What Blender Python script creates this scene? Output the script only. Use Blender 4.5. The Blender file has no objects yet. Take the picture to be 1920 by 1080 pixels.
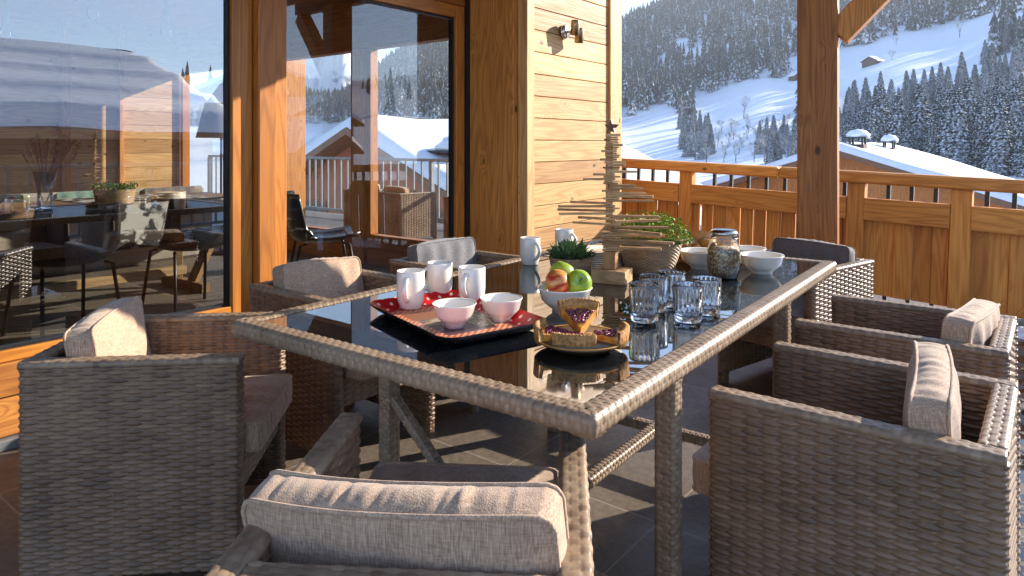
import bpy, math, random
import numpy as np
from mathutils import Vector, Matrix
random.seed(4); rng = np.random.default_rng(7)
R = math.radians; PI = math.pi
sc = bpy.context.scene; C = sc.collection
# ------------------------------------------------------------------ camera, sky, sun, exposure
HAZE = .00028
FPX, HOR, CH, YAW = 1290.0, 272.0, 1.2, R(38.2)
cam = bpy.data.objects.new('camera', bpy.data.cameras.new('camera')); C.objects.link(cam); sc.camera = cam
cam.location = (0, 0, CH); cam.rotation_euler = (R(90), 0, YAW)
cam.data.sensor_width = 36; cam.data.lens = FPX/1920*36
cam.data.shift_y = -(540-HOR)/1920; cam.data.clip_start = .05; cam.data.clip_end = 9000
SUN_AZ, SUN_EL = R(27), R(22)      # azimuth from +Y towards +X
wd = bpy.data.worlds.new('World'); sc.world = wd; wd.use_nodes = True
sky = wd.node_tree.nodes.new('ShaderNodeTexSky'); sky.sky_type = 'NISHITA'; sky.sun_disc = False
sky.sun_elevation = SUN_EL; sky.sun_rotation = SUN_AZ; sky.altitude = 2600; sky.air_density = 1.0; sky.dust_density = .0; sky.ozone_density = 2.2
bg = wd.node_tree.nodes['Background']; bg.inputs[1].default_value = .15
wd.node_tree.links.new(sky.outputs[0], bg.inputs[0])
sl = bpy.data.lights.new('sun', 'SUN'); sl.energy = 4.6; sl.angle = R(.5); sl.color = (1, .9, .76)
so = bpy.data.objects.new('sun', sl); C.objects.link(so)
sdir = Vector((math.sin(SUN_AZ)*math.cos(SUN_EL), math.cos(SUN_AZ)*math.cos(SUN_EL), math.sin(SUN_EL)))
so.rotation_euler = sdir.to_track_quat('Z', 'Y').to_euler()
sc.view_settings.view_transform = 'Standard'; sc.view_settings.look = 'None'
sc.view_settings.exposure = 1.58; sc.view_settings.gamma = 1
sc.cycles.max_bounces = 10; sc.cycles.transparent_max_bounces = 16; sc.cycles.transmission_bounces = 10
sc.cycles.caustics_refractive = False; sc.cycles.caustics_reflective = False
# ------------------------------------------------------------------ where things stand (metres)
FX, FY = -math.sin(YAW), math.cos(YAW)
def W(d, lat): return (d*FX+lat*FY, d*FY-lat*FX)          # forward / right of the eye -> world
def at(px, d): return W(d, (px-960)/FPX*d)
def on(px, py, z=.74):
    d = (CH-z)*FPX/(py-HOR); return at(px, d)
# ------------------------------------------------------------------ things, parts
def tag(o, label=None, cat=None, group=None, kind=None):
    if label: o['label'] = label
    if cat: o['category'] = cat
    if group: o['group'] = group
    if kind: o['kind'] = kind
    return o
def thing(name, label, cat, loc=(0,0,0), rz=0, group=None):
    o = bpy.data.objects.new(name, None); C.objects.link(o); o.empty_display_size = .1
    o.location = loc if len(loc) == 3 else (*loc, 0); o.rotation_euler = (0, 0, rz)
    return tag(o, label, cat, group)
def copy_tree(o, parent=None):
    c = o.copy(); C.objects.link(c)
    if parent: c.parent = parent
    for ch in list(o.children): copy_tree(ch, c)
    return c
def dup(src, loc, rz, label, group=None, scale=None):
    c = copy_tree(src); c.location = loc if len(loc) == 3 else (*loc, 0); c.rotation_euler = (0, 0, rz)
    c['label'] = label
    if group: c['group'] = group
    if scale: c.scale = (scale,)*3 if not hasattr(scale, '__len__') else scale
    return c
def mesh_obj(name, V, F, m, parent=None, smooth=True, mats=None, fm=None, attr=None):
    me = bpy.data.meshes.new(name); V = np.asarray(V, dtype=np.float32)
    if isinstance(F, np.ndarray):
        n = F.shape[1]; me.vertices.add(len(V)); me.vertices.foreach_set('co', V.ravel())
        me.loops.add(F.size); me.loops.foreach_set('vertex_index', F.ravel().astype(np.int32))
        me.polygons.add(len(F)); me.polygons.foreach_set('loop_start', np.arange(0, F.size, n, dtype=np.int32))
        me.polygons.foreach_set('loop_total', np.full(len(F), n, dtype=np.int32)); me.update(calc_edges=True)
    else: me.from_pydata(V.tolist(), [], F); me.update()
    me.polygons.foreach_set('use_smooth', [smooth]*len(me.polygons))
    for mm in (mats or [m]): me.materials.append(mm)
    if fm is not None: me.polygons.foreach_set('material_index', np.asarray(fm, dtype=np.int32))
    if attr is not None:
        a = me.attributes.new('rnd', 'FLOAT', 'POINT'); a.data.foreach_set('value', np.asarray(attr, dtype=np.float32))
    o = bpy.data.objects.new(name, me); C.objects.link(o)
    if parent: o.parent = parent
    return o
class MB:
    def __init__(s): s.V = []; s.F = []; s.M = []; s.mi = 0
    def add(s, V, F):
        n = len(s.V); s.V += [tuple(v) for v in V]; s.F += [tuple(i+n for i in f) for f in F]; s.M += [s.mi]*len(F); return s
    def box(s, c, sz, M=None, bev=0.0):
        hx, hy, hz = sz[0]/2, sz[1]/2, sz[2]/2
        if bev > 0:
            b = min(bev, hx*.9, hy*.9, hz*.9); V = []; idx = {}
            for sx in (-1, 1):
                for sy in (-1, 1):
                    for sz_ in (-1, 1):
                        for k in range(3):
                            p = [sx*(hx-b), sy*(hy-b), sz_*(hz-b)]; p[k] = (sx*hx, sy*hy, sz_*hz)[k]
                            idx[(sx, sy, sz_, k)] = len(V); V.append(p)
            F = []
            for k in range(3):
                a, c2 = (k+1) % 3, (k+2) % 3
                for sg in (-1, 1):
                    q = []
                    for (u, v) in ((-1, -1), (1, -1), (1, 1), (-1, 1)):
                        t = [0, 0, 0]; t[k] = sg; t[a] = u; t[c2] = v; q.append(idx[(*t, k)])
                    F.append(q if sg > 0 else q[::-1])
            for k in range(3):      # edges along axis k
                a, c2 = (k+1) % 3, (k+2) % 3
                for u in (-1, 1):
                    for v in (-1, 1):
                        q = []
                        for (sg, kk) in ((-1, a), (1, a), (1, c2), (-1, c2)):
                            t = [0, 0, 0]; t[k] = sg; t[a] = u; t[c2] = v; q.append(idx[(*t, kk)])
                        F.append(q if u*v < 0 else q[::-1])
            for sx in (-1, 1):
                for sy in (-1, 1):
                    for sz_ in (-1, 1):
                        q = [idx[(sx, sy, sz_, k)] for k in range(3)]
                        F.append(q if sx*sy*sz_ > 0 else q[::-1])
        else:
            V = [(x*hx, y*hy, z*hz) for x in (-1, 1) for y in (-1, 1) for z in (-1, 1)]
            F = [(0,1,3,2), (4,6,7,5), (0,4,5,1), (2,3,7,6), (0,2,6,4), (1,5,7,3)]
        V = [Vector(v) for v in V]
        if M is not None: V = [M @ v for v in V]
        return s.add([v+Vector(c) for v in V], F)
    def bb(s, x0, x1, y0, y1, z0, z1, bev=0.0):
        return s.box(((x0+x1)/2, (y0+y1)/2, (z0+z1)/2), (abs(x1-x0), abs(y1-y0), abs(z1-z0)), None, bev)
    def bar(s, a, b, w, h, up=(0,0,1), bev=0.0):
        a, b = Vector(a), Vector(b); d = (b-a); L = d.length; d.normalize()
        u = Vector(up); x = d.cross(u)
        if x.length < 1e-4: x = d.cross(Vector((0,1,0)))
        x.normalize(); y = x.cross(d)
        M = Matrix((x, d, y)).transposed()
        return s.box((a+b)/2, (w, L, h), M, bev)
    def tube(s, pts, r, n=8, cap=True, closed=False):
        pts = [Vector(p) for p in pts]; N = len(pts); rr = r if hasattr(r, '__len__') else [r]*N
        V = []; ref = None
        for i, p in enumerate(pts):
            if closed: t = pts[(i+1) % N]-pts[i-1]
            else: t = pts[min(i+1, N-1)]-pts[max(i-1, 0)]
            t.normalize()
            if ref is None: ref = Vector((0,0,1)) if abs(t.z) < .9 else Vector((1,0,0))
            x = t.cross(ref); x.normalize(); ref = x.cross(t); y = ref
            for k in range(n):
                a = 2*PI*k/n; V.append(p+x*math.cos(a)*rr[i]+y*math.sin(a)*rr[i])
        F = []
        for i in range(N if closed else N-1):
            j = (i+1) % N
            for k in range(n): F.append((i*n+k, i*n+(k+1) % n, j*n+(k+1) % n, j*n+k))
        if cap and not closed: F.append(tuple(range(n))[::-1]); F.append(tuple((N-1)*n+k for k in range(n)))
        return s.add(V, F)
    def lathe(s, prof, n=40, c=(0,0,0), mod=None, caps=True):
        V = []; F = []; c = Vector(c)
        for i, (r, z) in enumerate(prof):
            for k in range(n):
                a = 2*PI*k/n; q = r*(mod(a, z, i) if mod else 1)
                V.append(c+Vector((q*math.cos(a), q*math.sin(a), z)))
        for i in range(len(prof)-1):
            for k in range(n):
                F.append((i*n+k, i*n+(k+1) % n, (i+1)*n+(k+1) % n, (i+1)*n+k))
        if not caps: return s.add(V, F)
        if prof[0][0] > 1e-5: F.append(tuple(range(n))[::-1])
        if prof[-1][0] > 1e-5: F.append(tuple((len(prof)-1)*n+k for k in range(n)))
        return s.add(V, F)
    def prism(s, poly, z0, z1, M=None):      # poly in xy, extruded in z
        n = len(poly); V = [Vector((x, y, z)) for z in (z0, z1) for x, y in poly]
        if M is not None: V = [M @ v for v in V]
        F = [tuple(range(n))[::-1], tuple(range(n, 2*n))]+[(i, (i+1) % n, n+(i+1) % n, n+i) for i in range(n)]
        return s.add(V, F)
    def build(s, name, m, parent=None, smooth=False, loc=None):
        mats = m if isinstance(m, (list, tuple)) else [m]
        o = mesh_obj(name, s.V, s.F, None, parent, smooth, mats, s.M if len(mats) > 1 else None)
        if loc is not None: o.location = loc
        return o
# ------------------------------------------------------------------ materials
class NT:
    def __init__(s, name):
        s.m = bpy.data.materials.new(name); s.m.use_nodes = True; s.t = s.m.node_tree; s.b = s.t.nodes['Principled BSDF']
    def n(s, typ, **kw):
        nd = s.t.nodes.new('ShaderNode'+typ)
        for k, v in kw.items():
            if k.startswith('i_'):
                key = k[2:]; key = int(key) if key.isdigit() else key
                if hasattr(v, 'is_linked') or isinstance(v, bpy.types.NodeSocket): s.t.links.new(v, nd.inputs[key])
                else: nd.inputs[key].default_value = v
            else: setattr(nd, k, v)
        return nd
    def L(s, a, b): s.t.links.new(a, b)
    def math(s, op, a, b=0.0, c=None, clamp=False):
        kw = dict(operation=op, i_0=a, i_1=b, use_clamp=clamp)
        if c is not None: kw['i_2'] = c
        return s.n('Math', **kw).outputs[0]
    def ramp(s, f, stops):
        r = s.n('ValToRGB', i_0=f); e = r.color_ramp.elements
        while len(e) > 1: e.remove(e[-1])
        e[0].position = stops[0][0]; e[0].color = (*stops[0][1], 1) if hasattr(stops[0][1], '__len__') else (stops[0][1],)*3+(1,)
        for p, c in stops[1:]:
            x = e.new(p); x.color = (*c, 1) if hasattr(c, '__len__') else (c, c, c, 1)
        return r.outputs[0]
    def mix(s, f, a, b, bt='MIX'):
        nd = s.n('Mix', data_type='RGBA', blend_type=bt)
        for sock, v in ((nd.inputs[0], f), (nd.inputs[6], a), (nd.inputs[7], b)):
            if isinstance(v, bpy.types.NodeSocket): s.L(v, sock)
            else: sock.default_value = (*v, 1) if (hasattr(v, '__len__') and len(v) == 3) else v
        return nd.outputs[2]
    def noise(s, vec, scale, detail=3, dist=0, rough=.5):
        return s.n('TexNoise', i_Vector=vec, i_Scale=scale, i_Detail=detail, i_Distortion=dist, i_Roughness=rough).outputs[0]
    def obj(s): return s.n('TexCoord').outputs['Object']
    def map(s, vec, sc=(1,1,1), loc=(0,0,0)): return s.n('Mapping', i_Vector=vec, i_Scale=sc, i_Location=loc).outputs[0]
    def bump(s, h, strength=.3, dist=.01):
        b = s.n('Bump', i_Height=h, i_Strength=strength, i_Distance=dist); s.L(b.outputs[0], s.b.inputs['Normal'])
    def col(s, c): s._set('Base Color', c)
    def rough(s, c): s._set('Roughness', c)
    def _set(s, k, c):
        if isinstance(c, bpy.types.NodeSocket): s.L(c, s.b.inputs[k])
        else: s.b.inputs[k].default_value = (*c, 1) if hasattr(c, '__len__') else c
def plain(name, c, rough=.5, metal=0, var=.12, vs=8, **kw):
    t = NT(name); o = t.obj(); n = t.noise(o, vs, 4)
    d = tuple(x*(1-var) for x in c); l = tuple(min(1, x*(1+var)) for x in c)
    t.col(t.ramp(n, [(.3, d), (.7, l)])); t.rough(t.ramp(t.noise(o, vs*3, 2), [(.3, max(0, rough-.06)), (.7, min(1, rough+.06))])); t.b.inputs['Metallic'].default_value = metal
    for k, v in kw.items(): t.b.inputs[k.replace('_', ' ')].default_value = v
    return t.m
def wood(name, axis, light, dark, knots=True, rough=.55, grain=1.0, knotd=2.7):
    t = NT(name); o = t.obj(); g = t.math('FRACT', t.math('ADD', t.n('NewGeometry').outputs['Random Per Island'], t.math('MULTIPLY', t.n('ObjectInfo').outputs['Random'], 7.0)))
    off = t.n('CombineXYZ', i_0=t.math('MULTIPLY', g, 37.0), i_1=t.math('MULTIPLY', g, 91.0), i_2=t.math('MULTIPLY', g, 53.0)).outputs[0]
    v = t.n('VectorMath', operation='ADD', i_0=o, i_1=off).outputs[0]
    def st(a, b): return tuple(a if i == axis else b for i in range(3))
    vk = t.map(v, st(.55, 1.0)); kn = t.n('TexVoronoi', i_Vector=vk, i_Scale=knotd*2); kd = kn.outputs['Distance']
    near = t.ramp(kd, [(0.0, 1.0), (.26, 0.0)])
    base = t.noise(t.map(v, st(.35, 4.5)), 1.3, 2, .25)
    if knots: base = t.math('ADD', base, t.math('MULTIPLY', near, .16))
    rings = t.math('SINE', t.math('MULTIPLY', base, 95*grain)); rings = t.math('MULTIPLY_ADD', rings, .5, .5)
    rings = t.math('POWER', rings, 2.2)
    fib = t.noise(t.map(v, st(3, 120)), 1, 3)
    big = t.noise(t.map(v, st(.8, 5)), 1.2, 3)
    lo = tuple(x*.8+y*.2 for x, y in zip(light, dark)); mid = tuple(x*.45+y*.55 for x, y in zip(light, dark))
    c = t.mix(t.math('MULTIPLY', rings, .95), light, mid)
    c = t.mix(t.ramp(big, [(.35, 0.0), (.75, .6)]), c, t.mix(.5, c, dark))
    c = t.mix(t.ramp(fib, [(.35, .35), (.6, 0.0)]), c, dark)
    tone = t.math('MULTIPLY_ADD', g, .55, .70)
    c = t.mix(1.0, c, t.n('CombineXYZ', i_0=tone, i_1=t.math('POWER', tone, 1.25), i_2=t.math('POWER', tone, 1.5)).outputs[0], 'MULTIPLY')
    if knots:
        km = t.ramp(kd, [(.055, 1.0), (.10, 0.0)])
        c = t.mix(km, c, tuple(x*.28 for x in dark))
    t.col(c); t.rough(t.ramp(fib, [(.3, rough+.12), (.7, rough-.06)]))
    t.bump(t.math('ADD', t.math('MULTIPLY', rings, .4), fib), .25, .002)
    return t.m
PINE_L, PINE_D = (.60, .36, .16), (.26, .105, .035)
LARCH_L, LARCH_D = (.70, .30, .065), (.33, .095, .016)
M = {}
for ax, s_ in enumerate('xyz'):
    M['pine_'+s_] = wood('pine boards '+s_, ax, (.68, .42, .165), (.40, .16, .038))
    M['larch_'+s_] = wood('larch timber '+s_, ax, LARCH_L, LARCH_D)
    M['frame_'+s_] = wood('stained window timber '+s_, ax, (.66, .25, .04), (.33, .10, .014), knots=False, rough=.4)
    M['oldwood_'+s_] = wood('weathered wood '+s_, ax, (.30, .16, .09), (.10, .05, .03))
M['beam'] = wood('dark oiled beam', 2, (.60, .225, .034), (.20, .058, .008), rough=.5, grain=1.3)
for ax, s_ in enumerate('xyz'): M['rail_'+s_] = wood('lit railing larch '+s_, ax, (.90, .43, .09), (.48, .15, .022))  # brightened copy of the larch: the planks' sunlit glow is put into its colour
M['beam_x'] = wood('dark oiled beam x', 0, (.34, .16, .05), (.13, .05, .015), rough=.5)
M['barn'] = wood('old dark barn wood', 2, (.12, .07, .045), (.05, .03, .02), knots=False)
M['table_wood'] = wood('pale dining wood', 1, (.42, .27, .13), (.22, .12, .05), rough=.4)
M['craft'] = wood('driftwood sticks', 0, (.62, .37, .175), (.30, .145, .055), knots=False, rough=.75, grain=.6)
M['craft_z'] = wood('craft block', 2, (.72, .41, .18), (.40, .19, .07), knots=False, rough=.7, grain=.8)
M['rubber'] = plain('black rubber seal', (.012, .012, .014), .5)
M['ceramic'] = plain('cream glazed ceramic', (.90, .83, .73), .16, var=.03, Coat_Weight=.5, Coat_Roughness=.05)
M['black_metal'] = plain('black painted metal', (.015, .016, .018), .4, 0)
M['chrome'] = plain('brushed steel', (.55, .52, .48), .22, 1.0)
M['grey_metal'] = plain('grey galvanised metal', (.24, .25, .26), .45, .4)
M['dark_metal'] = plain('dark zinc baluster', (.035, .045, .05), .45, .4)
M['plastic_dark'] = plain('dark melamine underside', (.015, .012, .016), .25)
M['white_cable'] = plain('pale enamel', (.6, .6, .58), .4)
def mk_fabric(name, a, b, ax=2, sheen=.3):
    t = NT(name); o = t.obj()
    f1 = t.noise(t.map(o, (420, 420, 35)), 1, 3); f2 = t.noise(t.map(o, (40, 40, 420)), 1, 3)
    big = t.noise(o, 9, 3); s = t.math('ADD', t.math('MULTIPLY', f1, .65), t.math('MULTIPLY', f2, .35))
    c = t.ramp(s, [(.36, a), (.64, b)]); c = t.mix(t.ramp(big, [(.35, .18), (.65, 0.0)]), c, a)
    t.col(c); t.rough(.9); t.b.inputs['Sheen Weight'].default_value = sheen
    t.bump(t.math('ADD', s, t.math('MULTIPLY', t.noise(t.map(o, (14, 14, 26)), 1, 3), 1.5)), .5, .003); return t.m
M['linen'] = mk_fabric('taupe linen', (.30, .185, .115), (.66, .46, .32))
M['linen_grey'] = mk_fabric('grey linen', (.10, .10, .11), (.24, .23, .235))
M['linen_dark'] = mk_fabric('dark taupe linen', (.10, .08, .07), (.22, .18, .16))
M['felt'] = mk_fabric('woven seat cushion', (.24, .20, .16), (.40, .35, .28))
M['green_cloth'] = mk_fabric('green scale cloth', (.03, .09, .07), (.28, .42, .34))
def mk_wicker(name, a, b):
    t = NT(name); r = t.n('Attribute', attribute_name='rnd').outputs['Fac']; o = t.obj()
    st = t.noise(o, 60, 3); f = t.math('ADD', t.math('MULTIPLY', r, .7), t.math('MULTIPLY', st, .35))
    fine = t.noise(o, 700, 2)
    oi = t.n('ObjectInfo').outputs['Random']; v_ = t.n('VectorMath', operation='ADD', i_0=o, i_1=t.n('CombineXYZ', i_0=t.math('MULTIPLY', oi, 31.0), i_1=0.0, i_2=0.0).outputs[0]).outputs[0]
    c = t.ramp(f, [(.1, a), (.9, b)]); c = t.mix(t.math('MULTIPLY', fine, .35), c, a); c = t.mix(t.ramp(t.noise(v_, 4.5, 4, .4), [(.4, 0.0), (.72, .42)]), c, tuple(x*1.25+.03 for x in b))
    t.col(c); t.rough(t.ramp(st, [(.3, .36), (.7, .52)])); t.b.inputs['Specular IOR Level'].default_value = .55
    t.bump(fine, .12, .001); return t.m
M['wicker'] = mk_wicker('brown grey poly rattan', (.10, .058, .034), (.285, .175, .102))
M['wicker_lid'] = mk_wicker('rim poly rattan', (.15, .095, .058), (.38, .27, .175))
M['basket'] = mk_wicker('basket willow', (.20, .11, .05), (.48, .31, .16))
# tiles
t = NT('slate floor tiles'); o = t.obj(); br = t.n('TexBrick', i_Vector=t.map(o, (1, 1, 1), (1.608, -2.006+.62*5, 0)), i_Scale=1, offset=0.0, squash=1.0)
br.inputs['Mortar Size'].default_value = .0035; br.inputs['Mortar Smooth'].default_value = .1; br.inputs['Bias'].default_value = 0
br.inputs['Brick Width'].default_value = .62; br.inputs['Row Height'].default_value = .62
br.inputs['Color1'].default_value = (.12, .093, .068, 1); br.inputs['Color2'].default_value = (.16, .125, .093, 1); br.inputs['Mortar'].default_value = (.26, .22, .18, 1)
n1 = t.noise(o, 3.2, 8, .6, .65); n2 = t.noise(o, 40, 5)
c = t.mix(t.ramp(n1, [(.3, 0.0), (.75, .5)]), br.outputs[0], (.24, .195, .145)); c = t.mix(t.ramp(n2, [(.42, .35), (.6, 0.0)]), c, (.045, .038, .032))
sx = t.n('SeparateXYZ', i_0=o)
reg = t.ramp(t.math('ADD', t.math('ADD', sx.outputs[0], t.math('MULTIPLY', sx.outputs[1], .05)), t.math('MULTIPLY', t.noise(o, 2.2, 3), .5)), [(.0, 0.0), (.12, 1.0)])
regs = t.math('ADD', t.math('MULTIPLY', sx.outputs[1], 1.0), -2.6)
wet = t.math('MULTIPLY', reg, t.ramp(t.noise(o, 9, 6, .8, .7), [(.47, 0.0), (.5, 1.0)]))
c = t.mix(t.math('MULTIPLY', br.outputs[1], .8), c, (.30, .26, .21)); c = t.mix(wet, c, (.018, .018, .02)); t.col(c)
t.L(t.mix(wet, t.ramp(n1, [(.3, .62), (.7, .42)]), (.03, .03, .03)), t.b.inputs['Roughness'])
t.bump(t.math('ADD', t.math('MULTIPLY', t.math('MULTIPLY', n2, t.math('SUBTRACT', 1.0, wet)), .6), t.math('MULTIPLY', br.outputs[1], -1.0)), .25, .004); M['tiles'] = t.m
# snow
def mk_snow(name, sc_=1.0, tint=(.84, .87, .92)):
    t = NT(name); o = t.obj(); n = t.noise(o, .35*sc_, 6); n2 = t.noise(o, 3*sc_, 5)
    t.col(t.ramp(n, [(.3, tuple(x*.94 for x in tint)), (.7, tint)])); t.rough(.6); t.b.inputs['Subsurface Weight'].default_value = 0
    t.bump(t.math('ADD', n, t.math('MULTIPLY', n2, .3)), .35, .25/sc_); return t.m
M['snow'] = mk_snow('fresh snow'); M['snow_small'] = mk_snow('snow patches', 12)
# forest: snow lies on what faces up
def mk_conifer(name, scale, amt, green=(.028, .045, .042)):
    t = NT(name); o = t.obj(); nz = t.n('SeparateXYZ', i_0=t.n('NewGeometry').outputs['Normal']).outputs[2]
    n = t.noise(o, scale, 4, 0, .65); f = t.math('ADD', t.math('MULTIPLY', nz, .55), n)
    m_ = t.ramp(f, [(amt, 0.0), (amt+.12, 1.0)])
    g = t.ramp(t.noise(o, scale*.4, 3), [(.3, tuple(x*.6 for x in green)), (.7, tuple(x*1.7 for x in green))])
    g = t.mix(t.ramp(t.noise(o, scale*.02, 3), [(.5, 0.0), (.62, .6)]), g, (.12, .10, .085)); t.col(t.mix(m_, g, (.78, .82, .88))); t.rough(.8); return t.m
M['fir_near'] = mk_conifer('snowy fir needles', 2.0, .80, (.022, .038, .034)); M['fir_far'] = mk_conifer('snowy forest', .8, .64, (.04, .055, .055))
M['bark'] = plain('grey bark', (.10, .085, .07), .9, var=.3, vs=4)
M['frost_twig'] = mk_conifer('frosted twigs', 3.0, .55, (.13, .11, .10))
# glass
def mk_pane(name, ior, tint=(.93, .95, .94), k=0.0):
    t = NT(name); t.t.nodes.remove(t.b); out = t.t.nodes['Material Output']
    fr = t.n('Fresnel', i_IOR=ior).outputs[0]; fr = t.math('ADD', fr, k, clamp=True)
    a = t.n('BsdfTransparent', i_Color=(*tint, 1)).outputs[0]
    o = t.obj(); bmp = t.n('Bump', i_Height=t.noise(o, .7, 1), i_Strength=.02, i_Distance=.02).outputs[0]
    b = t.n('BsdfGlossy', i_Color=(.93, .97, 1, 1), i_Roughness=.0, i_Normal=bmp).outputs[0]
    t.L(t.n('MixShader', i_0=fr, i_1=a, i_2=b).outputs[0], out.inputs[0]); return t.m
M['pane'] = mk_pane('window glass', 1.9, k=.20); M['pane_right'] = mk_pane('door glass', 1.6, k=.05); M['pane_far'] = mk_pane('clear window glass', 1.3)
t = NT('black table glass'); t.col((.006, .008, .010)); t.b.inputs['IOR'].default_value = 4.6; o = t.obj()
dust = t.ramp(t.n('TexVoronoi', i_Vector=o, i_Scale=75).outputs['Distance'], [(.035, 1.0), (.06, 0.0)])
dm = t.math('MULTIPLY', dust, t.ramp(t.noise(o, 4, 4), [(.5, 0.0), (.62, 1.0)]))
t.col(t.mix(dm, (.006, .008, .010), (.45, .42, .38))); t.rough(t.mix(dm, t.ramp(t.noise(o, 5, 5, 1.5), [(.45, .004), (.7, .05)]), (.6,)*3)); M['table_glass'] = t.m
t = NT('cut crystal'); b = t.b; b.inputs['Transmission Weight'].default_value = 1; b.inputs['IOR'].default_value = 1.5; b.inputs['Roughness'].default_value = 0; b.inputs['Base Color'].default_value = (.97, .98, .98, 1); M['crystal'] = t.m
M['jar_glass'] = mk_pane('thin jar glass', 1.45, (.97, .98, .97), .02)
# ------------------------------------------------------------------ woven rattan, as real relief
def rrect(w, t, rc, s):
    rc = min(rc, w/2*.98, t/2*.98); pts = []
    for (cx, cy, a0) in ((w/2-rc, t/2-rc, 0), (-w/2+rc, t/2-rc, 90), (-w/2+rc, -t/2+rc, 180), (w/2-rc, -t/2+rc, 270)):
        for k in range(5):
            a = R(a0+k*22.5); pts.append((cx+rc*math.cos(a), cy+rc*math.sin(a), math.cos(a), math.sin(a)))
    pts.append(pts[0]); p = np.array(pts); d = np.r_[0, np.cumsum(np.hypot(*(np.diff(p[:, :2], axis=0).T)))]
    s = s*d[-1]; return [np.interp(s, d, p[:, i]) for i in range(4)]
class Wicker:
    def __init__(s): s.V = []; s.F = []; s.A = []; s.n = 0
    def tube(s, L, w, t, Mx, pitch=.0105, sp=.0375, amp=.0034, rc=.016, ms=8, mr=6, cap=True, bias=.12, ends=0.0, taper=None, bend=None):
        P = 2*(w+t)-rc*1.7; ns = max(4, int(round(P/sp/2))*2); N = ns*ms; nr = max(2, int(round(L/pitch))); Rr = nr*mr+1
        k = np.arange(N)/ms; q = np.arange(Rr)/mr; x, y, nx, ny = rrect(w, t, rc, k/ns)
        r = np.floor(q+1e-6); v = q-r; rp = 1-np.abs(2*v-1)**3.5
        ph = np.cos(PI*k)[None, :]*np.where(r % 2 < .5, 1, -1)[:, None]
        weft = amp*np.tanh(2.2*(ph+bias))-amp*1.7*(1-rp)[:, None]
        kk = np.abs(k-np.round(k)); st = np.where(kk < .34, amp*.1, -amp*1.3)[None, :]
        isw = weft > st; h = np.maximum(weft, st); h = np.maximum(h, -amp*1.6)
        z = q/nr*L
        X = x[None, :]+nx[None, :]*h; Y = y[None, :]+ny[None, :]*h; Z = np.repeat(z[:, None], N, 1)
        if taper is not None: X = X*(1+(taper-1)*(z/L))[:, None]
        if bend is not None: Y = Y+bend*np.sin(z/L*PI)[:, None]
        seg = np.floor((k[None, :]+np.where(r % 2 < .5, 1, 0)[:, None])/2)
        a = np.where(isw, np.modf(np.abs(np.sin(seg*12.9898+r[:, None]*78.233+s.n*.0013)*43758.5453))[0], (np.modf(np.abs(np.sin(np.round(k)*7.31)*9341.7))[0]*.5+.2)[None, :])
        V = np.stack([X.ravel(), Y.ravel(), Z.ravel(), np.ones(X.size)], 1) @ np.array(Mx).T
        i = np.arange(Rr-1)[:, None]*N; j = np.arange(N)[None, :]; j2 = (j+1) % N
        F = np.stack([i+j, i+j2, i+N+j2, i+N+j], 2).reshape(-1, 4)+s.n
        s.V.append(V[:, :3]); s.F.append(F); s.A.append(a.ravel()); s.n += len(V)
        if cap:
            for row, zz, sg in ((0, -ends, 1), (Rr-1, L+ends, -1)):
                c = np.array([[0, 0, zz, 1]]) @ np.array(Mx).T; s.V.append(c[:, :3]); s.A.append(np.array([.3]))
                jj = np.arange(0, N); e = row*N+s.n-Rr*N if False else None
                base = s.n-len(V)
                ring = base+row*N+jj; nxt = base+row*N+(jj+1) % N; cc = np.full(N, s.n)
                f = np.stack([cc, nxt, ring, cc], 1) if sg > 0 else np.stack([cc, ring, nxt, cc], 1)
                s.n += 1; s.caps = getattr(s, 'caps', []); s.caps.append(f[:, :3])
                # keep base pointing at the tube itself for the second cap
                V = np.concatenate([V, np.zeros((1, 4))])
        return s
    def build(s, name, m, parent=None):
        V = np.concatenate(s.V); A = np.concatenate(s.A); F = np.concatenate(s.F)
        me = bpy.data.meshes.new(name); caps = np.concatenate(s.caps) if getattr(s, 'caps', None) else np.zeros((0, 3), int)
        me.vertices.add(len(V)); me.vertices.foreach_set('co', V.astype(np.float32).ravel())
        li = np.concatenate([F.ravel(), caps.ravel()]).astype(np.int32); me.loops.add(len(li)); me.loops.foreach_set('vertex_index', li)
        st = np.concatenate([np.arange(len(F))*4, len(F)*4+np.arange(len(caps))*3]).astype(np.int32)
        me.polygons.add(len(st)); me.polygons.foreach_set('loop_start', st)
        me.polygons.foreach_set('loop_total', np.r_[np.full(len(F), 4), np.full(len(caps), 3)].astype(np.int32)); me.update(calc_edges=True)
        me.polygons.foreach_set('use_smooth', np.ones(len(st), bool)); me.materials.append(m)
        a = me.attributes.new('rnd', 'FLOAT', 'POINT'); a.data.foreach_set('value', A.astype(np.float32))
        o = bpy.data.objects.new(name, me); C.objects.link(o); o.parent = parent; return o
def fr(o, x, y, z):
    return Matrix(((x[0], y[0], z[0], o[0]), (x[1], y[1], z[1], o[1]), (x[2], y[2], z[2], o[2]), (0, 0, 0, 1)))
X_, Y_, Z_ = (1,0,0), (0,1,0), (0,0,1)
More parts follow.
